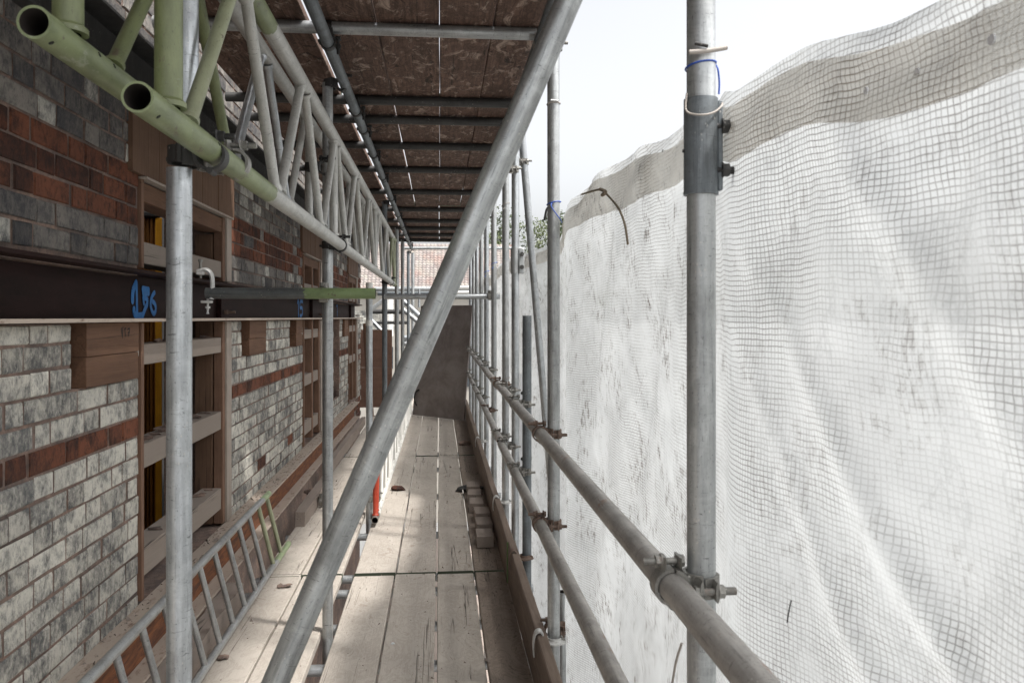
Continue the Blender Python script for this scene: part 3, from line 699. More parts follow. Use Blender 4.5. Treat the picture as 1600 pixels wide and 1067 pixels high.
# ------------------------------------------------------------------ scaffold tubes
RX = .44; LX = -.515
galvs = [M['galv'], M['galv_light']]
RP = [(1095, .44, 4.0, 'galv', 'thick grey upright nearest on the right with a sleeve clamp'),
      (865, .44, 2.53, 'galv', 'grey upright second on the right side with a blue tie'),
      (823, .452, 1.46, 'galv_dark', 'short grey upright ending at eye height behind the guard rail'),
      (805, .47, 2.5, 'galv_light', 'grey upright carrying a bolted plate clamp near its top'),
      (790, .445, 2.54, 'galv', 'grey upright with a faint red mark down its side'),
      (772, .47, 2.6, 'galv', 'grey upright where the far cross tube ends, with a blue tie'),
      (760, .47, 2.6, 'galv_light', 'slim distant upright just beyond the cross tube end'),
      (752, .47, 2.6, 'galv', 'distant grey upright, fourth from the leaning dark sheet'),
      (745, .47, 2.6, 'galv_light', 'distant pale upright, third from the leaning dark sheet'),
      (740, .47, 2.6, 'galv', 'distant grey upright, second from the leaning dark sheet'),
      (735, .47, 2.6, 'galv_light', 'distant pale upright nearest the leaning dark sheet')]
RY = []
for (px, X, zt, m, lab) in RP:
    y = Yx(px, X); RY.append((y, X)); dx = random.uniform(-.004, .004)
    tube('scaffold_upright', (X+dx, y, -3.0), (X-dx*.3, y, zt), M[m], lab, 'scaffold tube', 'uprights on the netting side')
y2 = Yx(887, .52); tube('scaffold_upright', (.50, y2, -3.0), (.50, y2+.01, Yx(1,1)*0+.33), M['galv'], 'short low upright coupled behind the second right-hand upright', 'scaffold tube', 'uprights on the netting side')
LP = [(280, LX, 1.745, 'galv_light', 'thick grey upright nearest on the left under the green girder'),
      (512, LX, 2.53, 'galv', 'grey upright on the left that carries the green-ended cross tube'),
      (577, LX, 1.70, 'galv_light', 'pale upright on the left with a white cap just past the green tube end'),
      (601, -.515, 2.53, 'galv_dark', 'dark grey upright beside the far end of the girder'),
      (620, -.515, 2.53, 'galv', 'distant upright just right of the green girder end'),
      (629, -.515, 2.53, 'galv', 'second distant upright right of the green girder end'),
      (638, -.515, 2.53, 'galv_dark', 'distant dark upright framing the tiled roof')]
LY = []
for k, (px, X, zt, m, lab) in enumerate(LP):
    y = Yx(px, X); LY.append(y)
    o = tube('scaffold_upright', (X, y, -3.0), (X, y, zt), M[m], lab, 'scaffold tube', 'uprights on the wall side')
    if px == 577:
        q = MB(); q.cyl((0, 0, zt+3.0-.10), (0, 0, zt+3.004), .0262, 24); q.build('white_cap', M['white_paint'], o)
        q = MB(); q.cyl((0, 0, 1.40+3.0-.012), (0, 0, 1.40+3.03), .0262, 24); q.build('white_cap', M['white_paint'], o)
    if px == 280:
        cu = bpy.data.curves.new('t', 'FONT'); cu.body = 'ENG.LOSINGUTC'; cu.size = .020; cu.extrude = .0005
        to = bpy.data.objects.new('t', cu); C.objects.link(to); dg = bpy.context.evaluated_depsgraph_get(); me = bpy.data.meshes.new_from_object(to.evaluated_get(dg))
        bpy.data.objects.remove(to); xs = [v.co.x for v in me.vertices]; Lx = max(xs); zs = 3.0 + onX(290, 700, LX).z; sc_ = .20/Lx
        for v in me.vertices:
            a = R(-62)+(v.co.y)/.0241; rr_ = .0243+v.co.z; h_ = zs+v.co.x*sc_
            v.co = Vector((math.cos(a)*rr_, math.sin(a)*rr_, h_))
        me.materials.append(M['galv_light']); t_ = bpy.data.objects.new('stamped_lettering', me); C.objects.link(t_); t_.parent = o; t_.matrix_basis = Matrix.Rotation(R(-35), 4, 'Z')
tube('scaffold_upright', (LX, Yx(291, LX), 1.83), (LX, Yx(291, LX), 3.3), M['galv_light'], 'silver upright rising behind the thick green post at top left', 'scaffold tube', 'uprights on the wall side')
GX, GZ = .387, EYE-.45
MZ = EYE-.80
tube('guard_rail', (GX, .25, GZ), (GX+.003, 5.35, GZ), M['galv_warm'], 'thick dusty guard rail tube running along the right, near length', 'scaffold tube', 'guard rails')
tube('guard_rail', (GX-.002, 5.42, GZ), (GX+.02, 12.6, GZ), M['galv_warm'], 'guard rail tube along the right, far length toward the dark sheet', 'scaffold tube', 'guard rails')
tube('mid_rail', (GX, .3, MZ), (GX, 5.05, MZ), M['galv_warm'], 'lower rail tube running along the right above the toe board, near length', 'scaffold tube', 'mid rails')
tube('mid_rail', (GX, 5.12, MZ+.01), (GX+.02, 12.6, MZ), M['galv_warm'], 'lower rail tube along the right, far length', 'scaffold tube', 'mid rails')
# big diagonal
def bracept(zr): return Vector((-.30+(zr+.67)*.428, 1.47, EYE+zr))
brace = tube('diagonal_brace', bracept(-1.38), bracept(1.14), M['brace'], 'big grey diagonal tube crossing the whole view from lower left to top', 'scaffold tube', seg=48)
# raker
tube('raking_tube', onY(860, 745, 5.35), onY(806, 100, 5.0), M['galv_light'], 'slanting pale tube leaning outward against the netting', 'scaffold tube', r=.0235)
# overhead ledgers and transoms
LZ = EYE+1.078; TZ = EYE+1.139
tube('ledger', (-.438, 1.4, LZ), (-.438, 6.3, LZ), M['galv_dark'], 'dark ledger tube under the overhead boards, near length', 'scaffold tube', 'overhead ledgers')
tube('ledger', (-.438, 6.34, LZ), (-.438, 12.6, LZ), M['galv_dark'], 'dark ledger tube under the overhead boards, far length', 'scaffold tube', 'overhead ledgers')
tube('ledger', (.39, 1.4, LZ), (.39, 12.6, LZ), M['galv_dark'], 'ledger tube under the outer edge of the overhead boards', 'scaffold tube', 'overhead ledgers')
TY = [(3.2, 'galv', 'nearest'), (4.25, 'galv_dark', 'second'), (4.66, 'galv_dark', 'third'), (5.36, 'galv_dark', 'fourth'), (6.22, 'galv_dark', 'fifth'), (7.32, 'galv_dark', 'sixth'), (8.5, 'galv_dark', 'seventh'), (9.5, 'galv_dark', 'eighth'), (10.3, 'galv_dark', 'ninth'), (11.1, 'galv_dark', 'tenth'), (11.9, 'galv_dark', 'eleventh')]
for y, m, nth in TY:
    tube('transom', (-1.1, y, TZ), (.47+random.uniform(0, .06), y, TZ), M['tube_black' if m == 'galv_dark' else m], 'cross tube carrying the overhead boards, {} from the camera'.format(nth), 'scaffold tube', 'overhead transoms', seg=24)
tube('transom', onY(628, 388, 12.6), onY(815, 388, 12.6), M['galv'], 'long pale cross tube closing the far end of the overhead lift', 'scaffold tube', seg=24)
tube('cross_tube', onY(600, 463.5, 7.3), onY(781, 463.5, 7.3), M['galv_light'], 'pale horizontal tube crossing the walkway at eye height in the distance', 'scaffold tube', seg=24)
p0 = onY(322, 458, 3.56); p1 = onY(587, 459, 3.56); p1.z = p0.z
ct = tube('cross_tube', p0, p1, M['greentube'], 'dark cross tube with a green painted end clamped to the steel beam', 'scaffold tube')
# under-deck transoms and ledgers
for k, y in enumerate((1.5, 2.7, 3.5, 3.95, 4.45, 4.7, 5.6, 6.8, 8.0, 8.9)):
    tube('transom', (-1.05, y, -.066), (.52, y, -.066), M['galv_light'], 'cross tube under the walkway boards, {} of ten along'.format(['first', 'second', 'third', 'fourth', 'fifth', 'sixth', 'seventh', 'eighth', 'ninth', 'last'][k]), 'scaffold tube', 'tubes under the walkway', seg=20)

# ------------------------------------------------------------------ lattice girders
def girder(name, X, Y0, Y1, zl, zh, y_first, period, label, cm, bm_fn, rb_=.0145, posts=(), X2=None):
    e = empty(name, (X, Y0, zl), label, 'lattice girder'); X2 = X if X2 is None else X2
    fx = lambda y: X+(X2-X)*(y-Y0)/(Y1-Y0)
    tube('chord', (X, Y0, zl), (X2, Y1, zl), cm, parent=e); tube('chord', (X, Y0, zh), (X2, Y1, zh), cm, parent=e)
    y = y_first
    while y+period < Y1+.01:
        m = y+period/2
        for a, c in (((fx(y+.03), y+.03, zl+.02), (fx(m-.045), m-.045, zh-.02)), ((fx(m+.045), m+.045, zh-.02), (fx(y+period-.03), y+period-.03, zl+.02))):
            tube('brace', a, c, bm_fn((a[1]+c[1])/2), parent=e, r=rb_, seg=16, wall=.003, weld=.012)
        y += period
    for py in posts: tube('post', (fx(py), py, zl+.02), (fx(py), py, zh-.02), bm_fn(py), parent=e, r=.0225 if py < 2 else .018, seg=20, weld=.0085)
    return e
fnB = lambda y: M['green'] if y < 1.45 else M['yellowgreen'] if y < 2.1 else (M['alu'] if y < 7.4 else M['yellowgreen'])
gb = girder('lattice_girder', -.455, 1.255, 8.15, EYE+.333, EYE+.778, 1.47, .835, 'nearer lattice girder with green painted ends running along the uprights', M['chord_b'], fnB, posts=(1.395, 3.50, 5.7, 8.08))
fnA = lambda y: M['green'] if y < 2.2 else M['galv_light'] if y < 3 else M['alu']
ga = girder('lattice_girder', -.575, 1.195, 7.6, EYE+.42, EYE+.866, 1.44, .835, 'green lattice girder lapped behind the nearer one, open end at top left', M['chord_b'], fnA, posts=(1.30, 3.6, 5.7))
for e, holes_ in ((gb, ((1.62, 20), (1.30, -50))), (ga, ((1.36, 20), (1.42, 20), (1.22, -60)))):
    q = MB(); X, Y0, z0 = e.location
    for (hy, an) in holes_:
        d = Vector((math.cos(R(an)), 0, math.sin(R(an)))); q.cyl(Vector((0, hy-Y0, 0))+d*.0225, Vector((0, hy-Y0, 0))+d*.02455, .0042, 12)
    q.build('bolt_hole', M['black'], e)
fnC = lambda y: M['red'] if y < 6.0 else M['white_paint']
gy = Yx(589, -.43)
M['guard_chord'] = steel('part_white_chord', (.36, .34, .30), (.22, .2, .18), .1, metal=.4, paint=((.68, .67, .63), -1, .16))
gc = girder('lattice_girder', -.445, gy, 12.2, .055, .50, gy+.15, .42, 'white lattice girder standing on edge along the left of the walkway', M['guard_chord'], fnC, posts=(gy+.06, 7.2, 8.6, 10.2, 11.8), rb_=.012, X2=-.42)

# ladder leaning against the base beam
Xu, Zu, Xl, Zl = -1.005, .412, -.925, .062
le = empty('ladder', (Xl, 1.35, Zl), 'grey metal ladder section lying on its side against the wall base', 'ladder')
tube('rail', (Xu, 1.35, Zu), (Xu, 4.83, Zu), M['ladder_metal'], parent=le, r=.0165, seg=14, wall=.003)
tube('rail', (Xl, 1.35, Zl), (Xl, 5.02, Zl), M['ladder_metal'], parent=le, r=.0165, seg=14, wall=.003)
y = 1.5
while y < 4.8:
    tube('rung', (Xu+.002, y, Zu-.012), (Xl-.002, y+.02, Zl+.012), M['yellowgreen'] if y > 4.55 else M['galv'], parent=le, r=.0125, seg=12, wall=.002); y += .218

# rough timber at the wall foot
def roughbox(name, x0, x1, y0, y1, z0, z1, mat, label, cat, group=None, amp=.008, sub=10, seed=0, rot=0):
    bm = bmesh.new(); bmesh.ops.create_cube(bm, size=1)
    sx, sy, sz = x1-x0, y1-y0, z1-z0
    for v in bm.verts: v.co = Vector((v.co.x*sx, v.co.y*sy, v.co.z*sz))
    long = max(sx, sy, sz)
    for ax, ln in ((0, sx), (1, sy), (2, sz)):
        n = max(2, min(40, int(ln/(long/sub))))
        for k in range(1, n):
            co_ = Vector((0, 0, 0)); co_[ax] = -ln/2+ln*k/n; no = Vector((0, 0, 0)); no[ax] = 1
            bmesh.ops.bisect_plane(bm, geom=bm.verts[:]+bm.edges[:]+bm.faces[:], plane_co=co_, plane_no=no)
    for v in bm.verts:
        nv = mnoise.noise_vector(v.co*(2.2/min(sx, sy, sz)*.25)+Vector((seed*3.3, 0, 0))); v.co += Vector(nv)*amp
    b = MB(); bm.verts.index_update(); b.add([v.co for v in bm.verts], [[v.index for v in f.verts] for f in bm.faces]); bm.free()
    o = b.build(name, mat, loc=((x0+x1)/2, (y0+y1)/2, (z0+z1)/2), sm=30); o.rotation_euler.z = rot
    return tag(o, label, cat, group) if label else o
roughbox('timber_baulk', -1.06, -.975, 1.0, 4.1, .0, .125, M['baulk'], 'dusty splintered timber baulk lying behind the ladder', 'timber', amp=.012, sub=40, seed=1)
roughbox('timber_baulk', -1.0, -.93, Yx(470, -.96), Yx(470, -.96)+1.3, .0, .10, M['baulk'], 'short grey timber baulk lying beyond the ladder end', 'timber', amp=.008, sub=20, seed=4)
roughbox('timber_baulk', -1.035, -.985, 7.3, 10.8, .02, .13, M['baulk'], 'far timber baulk along the foot of the wall', 'timber', amp=.006, sub=20, seed=6)

# ------------------------------------------------------------------ couplers
def coupler_proto(name, mats, label, group):
    e = empty(name, (0, 0, 0), label, 'coupler', group); r = .0252
    A, Bc = Vector((0, -.0268, 0)), Vector((0, .0268, 0))
    # body block between the tubes
    b = MB(); b.box(-.021, .021, -.006, .006, -.021, .021, .003); b.arc(A, (1, 0, 0), r, r+.006, .044, R(-80), R(80), (0, 1, 0)); b.arc(Bc, (0, 0, 1), r, r+.006, .044, R(-80), R(80), (0, -1, 0))
    b.build('body', mats[0], e)
    for (c, ax, side, ref, bd) in ((A, Vector((1, 0, 0)), Vector((0, 0, 1)), Vector((0, -1, 0)), -1), (Bc, Vector((0, 0, 1)), Vector((1, 0, 0)), Vector((0, 1, 0)), 1)):
        b = MB()
        b.arc(c, ax, r, r+.0055, .034, R(-95), R(95), ref, 18)
        out = Vector((0, bd, 0))
        # ears either side of the bolt, hinge lump opposite
        for off, wd in ((.012, .017), (-.014, .021)):
            p = c + out*off
            b.sweep([p+side*.024+out*.004*(1 if off > 0 else -1), p+side*.034, p+side*.050], .0035, wd, seg=8, sub=3, up=ax)
        b.cyl(c-side*.031-ax*.018+out*.0, c-side*.031+ax*.018, .0065, 10)
        o = b.build('band', mats[0], e)
        b = MB(); p = c+side*.040
        b.cyl(p-out*.022, p+out*.046, .0058, 10)
        for k in range(11): b.cyl(p+out*(.0225+k*.0021), p+out*(.0235+k*.0021), .0066, 10)
        b.hexa(p-out*.020, (0, 1, 0), .0105, .007)
        bo = b.build('bolt', mats[1], e)
        b = MB(); b.hexa(p+out*.0205, (0, 1, 0), .0112, .010); b.cyl(p+out*.0145, p+out*.0165, .0125, 16); b.build('nut', mats[1], bo)
    return e
def copy_tree(o, parent=None):
    c = o.copy(); C.objects.link(c); c.parent = parent
    for ch in list(o.children): copy_tree(ch, c)
    return c
protos = {}
used = set()
for k, ms in (('z', (M['coupler'], M['coupler'])), ('r', (M['coupler_rust'], M['coupler_rust'])), ('d', (M['coupler_dark'], M['coupler_dark']))):
    protos[k] = coupler_proto('tube_coupler', ms, 'x', 'tube couplers')
def coupler(k, mid, dA, dB, off, label, roll=False):
    """mid point between tube axes; dA runs along tube A (on -off side), dB along tube B (on +off side)"""
    x = Vector(dA).normalized(); y = Vector(off).normalized(); y = (y-x*y.dot(x)).normalized(); z = x.cross(y)
    if z.dot(Vector(dB)) < 0: x = -x; z = x.cross(y)
    m = Matrix((x, y, z)).transposed().to_4x4(); m.translation = Vector(mid)
    o = protos[k] if k not in used else copy_tree(protos[k]); used.add(k)
    o.matrix_basis = m; o['label'] = label
    return o
rl = ['the nearest thick upright', 'the second upright', 'the short upright', 'the plate-clamp upright', 'the red-marked upright', 'the upright at the far cross tube', 'the slim upright past the cross tube', 'the fourth upright from the dark sheet', 'the third upright from the dark sheet', 'the second upright from the dark sheet', 'the upright nearest the dark sheet']
for i, (y, X) in enumerate(RY):
    kk = 'z' if i in (0, 3, 6) else 'r' if i in (1, 4) else 'z'
    # A = rail (along Y), B = upright, offset +X ; upright bolt faces the camera side
    coupler(kk, ((GX+X)/2, y, GZ), (0, 1, 0), (0, 0, 1), (1, 0, 0), 'coupler joining the guard rail to '+rl[i])
    if i > 0: coupler('r' if i in (1, 5) else 'z', ((GX+X)/2, y, MZ), (0, 1, 0), (0, 0, 1), (1, 0, 0), 'coupler joining the lower rail to '+rl[i])
cx = coupler('r', (.47, (y2+RY[1][0])/2, onX(880, 1003, .47).z), (0, 1, 0), (0, 0, 1), (1, 0, 0), 'rusty low coupler tying a short stub to the second upright')
for i, (y, zt) in enumerate(zip(LY, [a[2] for a in LP])):
    if zt > 2 and i < 7: coupler('d', ((-.438+LX)/2, y, LZ), (0, 1, 0), (0, 0, 1), (-1, 0, 0), 'dark overhead coupler joining the ledger to '+['', 'the upright with the green-ended tube', '', 'the dark upright by the girder end', 'the first distant upright', 'the second distant upright', 'the upright framing the roof'][i])
# girder to uprights
coupler('d', ((LX-.455)/2+.004, LY[0]+.006, EYE+.322), (0, 1, 0), (0, 0, 1), (-1, 0, 0), 'black coupler under the green girder on top of the nearest left upright')
coupler('z', (-.482, LY[0]+.20, EYE+.345), (0, 1, 0), (0, 0, 1), (-1, 0, 0), 'grey swivel coupler gripping the green chord right of the nearest upright')
coupler('d', ((LX-.455)/2, LY[1], EYE+.333), (0, 1, 0), (0, 0, 1), (-1, 0, 0), 'dark coupler joining the girder to the upright with the green-ended tube')
coupler('d', (-.515, LY[1]-.28, EYE+.64), (0, 1, 0), (0, 0, 1), (-1, 0, 0), 'dark coupler between the two girders above the first window')
coupler('d', ((LX-.455)/2, LY[3], EYE+.333), (0, 1, 0), (0, 0, 1), (-1, 0, 0), 'dark coupler joining the far end of the girder to a dark upright')
coupler('z', (LX, (3.56+LY[1])/2, p0.z), (1, 0, 0), (0, 0, 1), (0, 1, 0), 'coupler with raised lettering joining the green-ended tube to its upright')
coupler('z', (-.49, LY[2], .12), (0, 1, 0), (0, 0, 1), (-1, 0, 0), 'coupler low on the white-capped upright above the open girder end')
coupler('z', (.455, 7.27, onY(775, 463, 7.3).z), (1, 0, 0), (0, 0, 1), (0, 1, 0), 'coupler at the right end of the distant cross tube')
for j, (y, m, nth) in enumerate(TY):
    coupler('d', (-.438, y, (LZ+TZ)/2), (0, 1, 0), (1, 0, 0), (0, 0, 1), 'dark coupler under the {} overhead cross tube at the ledger'.format(nth))
coupler('z', (.42, RY[1][0]+.02, LZ-.02), (0, 1, 0), (0, 0, 1), (1, 0, 0), 'coupler at the top of the second right-hand upright')
coupler('z', (.43, RY[3][0]-.05, onX(812, 243, .45).z), (0, 1, 0), (0, 0, 1), (1, 0, 0), 'coupler near the top of the plate-clamp upright')
rk = onY(860, 745, 5.35).lerp(onY(806, 100, 5.0), .775)
coupler('z', (rk.x-.027, rk.y, rk.z), (0, 1, 0), (0, 0, 1), (1, 0, 0), 'coupler high on the slanting tube')
coupler('z', (-.90, LY[2]+.3, .052), (1, 0, 0), (0, 0, 1), (0, 1, 0), 'pale coupler lying loose beside the wall foot')

# sleeve clamps
def sleeve(X, y, z0, z1, r, lab, mat, bolts=True, sidex=1):
    e = empty('sleeve_clamp', (X, y, z0), lab, 'sleeve clamp'); H = z1-z0
    b = MB(); b.cyl((0, 0, 0), (0, 0, H), r, 36, inner=.0246); b.box(r-.004, r+.005, -.016, -.002, .004, H-.004, .002); b.cyl((0, 0, -.002), (0, 0, .003), r+.0008, 36, inner=.0246); b.build('shell', mat, e)
    for zz in (H*.24, H*.70):
        q = MB(); q.cyl((r-.006, -.012, zz), (r+.036, -.012, zz), .0058, 10); q.hexa((r+.010, -.012, zz), (1, 0, 0), .0115, .011); q.cyl((r+.002, -.012, zz), (r+.005, -.012, zz), .0135, 14)
        for k in range(8): q.cyl((r+.017+k*.0022, -.012, zz), (r+.018+k*.0022, -.012, zz), .0066, 10)
        q.build('bolt', M['coupler_dark'], e)
    q = MB(); q.cyl((-r-.003, 0, H*.45), (r+.006, 0, H*.45), .003, 8); q.build('rivet', M['coupler_dark'], e)
    return e
z0 = onX(1095, 303, .44).z; z1 = onX(1095, 156, .44).z
sleeve(.44, RY[0][0], z0, z1, .0285, 'dark sleeve clamp with two bolts on the nearest right upright', M['galv_dark'])
y = RY[3][0]; e = empty('plate_clamp', (.47, y, onX(810, 425, .47).z), 'square bolted plate clamp on an upright seen against the netting', 'clamp'); H = .16
b = MB(); b.cyl((0, 0, 0), (0, 0, H), .029, 28, inner=.0246); b.box(.02, .055, -.03, .0, .0, H, .004); b.build('shell', M['galv'], e)
for zz in (.04, .12):
    q = MB(); q.cyl((.038, -.045, zz), (.038, -.02, zz), .013, 14); q.build('bolt', M['coupler_dark'], e)

# girder/beam clamp on the steel beam
c0 = onY(326, 455, 3.56); e = empty('beam_clamp', (c0.x, 3.56, c0.z), 'white zinc beam clamp gripping the top flange of the maroon beam', 'clamp')
b = MB(); b.sweep([(-.045, 0, .085), (-.01, 0, .092), (.012, 0, .07), (.016, 0, .02), (.012, 0, -.035)], .010, .016, seg=8, sub=6, up=(0, 1, 0)); b.box(-.05, -.02, -.014, .014, .07, .088, .003)
b.box(-.030, .014, -.018, .018, -.052, -.040, .003); b.build('jaw', M['clamp_white'], e)
b = MB(); b.cyl((-.034, 0, .055), (-.034, 0, .135), .0065, 12); b.hexa((-.034, 0, .132), (0, 0, 1), .011, .010); b.build('jaw_screw', M['coupler'], e)
b = MB(); b.cyl((-.004, 0, -.085), (-.004, 0, -.03), .005, 10); b.hexa((-.004, 0, -.070), (0, 0, 1), .011, .009); b.cyl((-.004, 0, -.098), (-.004, 0, -.085), .007, 10, r1=.003); b.build('lower_bolt', M['clamp_white'], e)

# toe board clips
for i, (px, lab, m) in enumerate(((850, 'pale curved clip holding the near toe board to the second upright', 'clamp_white'), (821, 'rusty curved clip holding the toe board to the short upright', 'coupler_rust'), (783, 'pale curved clip holding the far toe board to the red-marked upright', 'clamp_white'), (757, 'small pale clip on the far toe board', 'clamp_white'))):
    y = (RY[1][0]-.02, RY[2][0]-.02, RY[4][0]-.02, RY[6][0]-.02)[i]; X = .44
    e = empty('toe_board_clip', (X, y, .18), lab, 'clip', 'toe board clips')
    b = MB(); b.sweep([(-.080, 0, -.03), (-.082, 0, .02), (-.074, 0, .058), (-.055, 0, .066), (-.040, -.004, .045), (-.034, -.012, .03), (-.024, -.024, .028), (0, -.030, .028), (.022, -.024, .028), (.032, -.010, .028), (.040, -.006, .028)], .0022, .014, seg=4, sub=5, up=(0, .35, 1) if False else (0, 1, .2))
    b.build('strap', M[m], e)
    b = MB(); b.arc((0, 0, .028), (0, 0, 1), .0246, .028, .026, R(-160), R(60), (0, -1, 0), 18); b.build('collar', M[m], e)
    b = MB(); b.cyl((.030, -.008, .030), (.030, .02, .034), .005, 8); b.hexa((.034, -.006, .03), (0, 1, 0), .009, .008); b.build('bolt', M['coupler_rust' if m == 'coupler_rust' else 'coupler'], e)

# ------------------------------------------------------------------ debris netting
def interp(T, x):
    if x <= T[0][0]: return T[0][1]
    for (a, u), (b_, v) in zip(T, T[1:]):
        if x <= b_:
            t = (x-a)/(b_-a); t = t*t*(3-2*t); return u+(v-u)*t
    return T[-1][1]
ZT = [(-.5, .34), (.5, .35), (.9, .355), (1.12, .385), (1.27, .375), (1.4, .40), (1.7, .41), (2.2, .462), (2.7, .485), (3.0, .45), (3.15, .405), (3.8, .5), (4.6, .6), (5.5, .62), (6.3, .50), (6.6, .47), (7.4, .5), (8.5, .46), (10, .5), (13, .5)]
XT = [(-.5, .60), (.5, .58), (.8, .565), (1.1, .515), (1.28, .492), (1.5, .515), (2.2, .545), (2.8, .53), (3.1, .492), (3.3, .52), (3.8, .7), (4.6, .86), (5.8, .88), (6.3, .66), (6.5, .56), (7.5, .56), (13, .56)]
nz = lambda x, y, z_: mnoise.noise(Vector((x, y, z_)))
def netX(y, zr):
    """zr: height relative to the top edge (negative downwards)"""
    x = interp(XT, y); dpt = min(1, -zr/.25)
    post = min([abs(y-q[0]) for q in RY[:2]]+[9]); pin = 1-math.exp(-(post/.16)**2)
    f = 0
    f += .030*nz(y*2.2+zr*1.5, zr*.55, 3)*dpt           # broad slanting billows
    f += .016*nz(y*5.5+zr*3.3, zr*.9, 11)*dpt
    zz = zr+.38
    for (a0, kk, am, wd) in ((1.17, .76, .020, .030), (1.31, .66, .014, .026), (.84, .7, .016, .035), (2.45, -.2, .008, .05)):
        sss = (y-a0-kk*zz)+.02*nz(y*3, zr*3, a0); f -= .7*am*math.exp(-(sss/wd)**2)*dpt*max(0, min(1, .9+.9*nz(zr*1.3, a0*9, 2)))
    f += .0035*nz(y*13, zr*11, 5) + .0012*nz(y*40, zr*34, 8)
    f += .0045*math.sin((y*1.0+zr*.62)*22+nz(y*2, zr*2, 1)*2.4)*max(0, nz(y*1.7+zr, zr*.6, 21)+.25)*dpt   # tension folds
    f += .007*math.sin(zr*70+y*14)*math.exp(zr/.10)*max(0, nz(y*4, 0, 2)+.4)
    return x + f*(.25+.75*pin) + .05*min(1, max(0, -zr-.1))*pin
def netgrid(y0, y1, dy, z_lo, dz, name, mat, ztop=lambda y: interp(ZT, y), zlow=None, xo=0.0, parent=None):
    b = MB(); ny = int((y1-y0)/dy); uv = []; us = [0]
    tops = []
    for i in range(ny+1):
        y = y0+(y1-y0)*i/ny; zt = ztop(y)+.0025*nz(y*7, 0, 4)+.0012*nz(y*33, 0, 4)
        lo = z_lo if zlow is None else zlow(y); tops.append((y, zt, lo))
    nzs = max(4, int((tops[0][1]-tops[0][2])/dz))
    P = []
    for (y, zt, lo) in tops:
        for k in range(nzs+1):
            zr = (lo-zt)*k/nzs; P.append((netX(y, zr+(zt-interp(ZT, y)) if zlow else zr)+xo+(.0035*nz(y*22, zr*55, 41)+.004*nz(y*7, zr*20, 42) if zlow else 0), y+.006*nz(y*6, zr*6, 30), EYE+zt+zr))
    # arclength at mid height for even threads
    u = 0; U = []
    for i in range(ny+1):
        if i: u += (Vector(P[i*(nzs+1)+nzs//3])-Vector(P[(i-1)*(nzs+1)+nzs//3])).length
        U.append(u)
    fs = [(i*(nzs+1)+k, (i+1)*(nzs+1)+k, (i+1)*(nzs+1)+k+1, i*(nzs+1)+k+1) for i in range(ny) for k in range(nzs)]
    me = bpy.data.meshes.new(name); me.from_pydata(P, [], fs); me.materials.append(mat)
    l = me.uv_layers.new(name='UVMap')
    for p in me.polygons:
        for li, vi in zip(p.loop_indices, p.vertices):
            i = vi//(nzs+1); l.data[li].uv = (U[i]+.12*(P[vi][2]-EYE)*0, P[vi][2]-.25*interp(ZT, P[vi][1]) )
    me.polygons.foreach_set('use_smooth', [True]*len(me.polygons))
    o = bpy.data.objects.new(name, me); C.objects.link(o)
    if parent: o.parent = parent
    return o
net = netgrid(.1, 3.125, .011, -2.6, .014, 'debris_netting', M['net'])
tag(net, 'white translucent gridded debris netting billowing along the near right side', 'netting', 'debris netting sheets')
net2 = netgrid(3.125, 13.0, .035, -2.4, .03, 'debris_netting', M['net'])
tag(net2, 'farther sheet of white debris netting beyond the second right-hand upright', 'netting', 'debris netting sheets')
hem = netgrid(.1, 3.125, .011, 0, .008, 'folded_hem', M['hem'], ztop=lambda y: interp(ZT, y)-.030-.012*nz(y*2.1, 4, 1), zlow=lambda y: interp(ZT, y)-.115-.02*nz(y*2.5, 9, 1)-.03*math.exp(-((y-2.4)/.5)**2), xo=-.009, parent=net)
hem2 = netgrid(3.125, 13.0, .035, 0, .02, 'folded_hem', M['hem'], ztop=lambda y: interp(ZT, y)-.03, zlow=lambda y: interp(ZT, y)-.12, xo=-.008, parent=net2)
for px, py, rr_ in ((1548, 62, .0055), (1432, 113, .0048), (1352, 142, .0045), (735+300, 236, .004)):
    d = ray(px, py); t = .55/d.x; y = t*d.y; zrel = t*d.z-interp(ZT, y); X = netX(y, zrel)-.010
    q = MB(); q.cyl((X, y*X/.55, EYE+t*d.z*X/.55), (X+.002, y*X/.55, EYE+t*d.z*X/.55), rr_, 16); q.build('eyelet', M['whitelabel'], net)

# ties, ropes
def wire(name, pts, r, mat, label, cat, group=None, sub=8, seg=8):
    P0 = Vector(pts[0]); b = MB(); b.sweep([Vector(p)-P0 for p in pts], r, seg=seg, sub=sub)
    return tag(b.build(name, mat, loc=P0, sm=60), label, cat, group)
def loop(X, y, z, r, tilt=.01, n=10, a0=0, a1=360): return [(X+r*math.cos(R(a0+(a1-a0)*i/n)), y+r*math.sin(R(a0+(a1-a0)*i/n)), z+tilt*math.cos(R(a0+(a1-a0)*i/n+30))) for i in range(n+1)]
yA = RY[0][0]; za = lambda py: onX(1095, py, .44).z
wire('cable_tie', loop(.44, yA, za(104), .0255, .004)+[(.466, yA-.01, za(110)), (.470, yA-.006, za(130)), (.470, yA-.004, za(148))], .0016, M['blue'], 'blue cable tie looped round the nearest right upright above the sleeve', 'cable tie')
wire('cable_tie', [(.412, yA-.012, za(150)), (.409, yA-.018, za(178)), (.425, yA-.034, za(188)), (.45, yA-.034, za(184)), (.47, yA-.02, za(168)), (.468, yA, za(158)), (.45, yA+.026, za(150))], .0018, M['grey_tie'], 'grey plastic tie slack around the dark sleeve clamp', 'cable tie')
wire('tie_rod', [(.41, yA-.030, za(92)), (.44, yA-.033, za(90)), (.474, yA-.030, za(83))], .0042, M['grey_tie'], 'short grey stub tied across the nearest right upright', 'rod', sub=2)
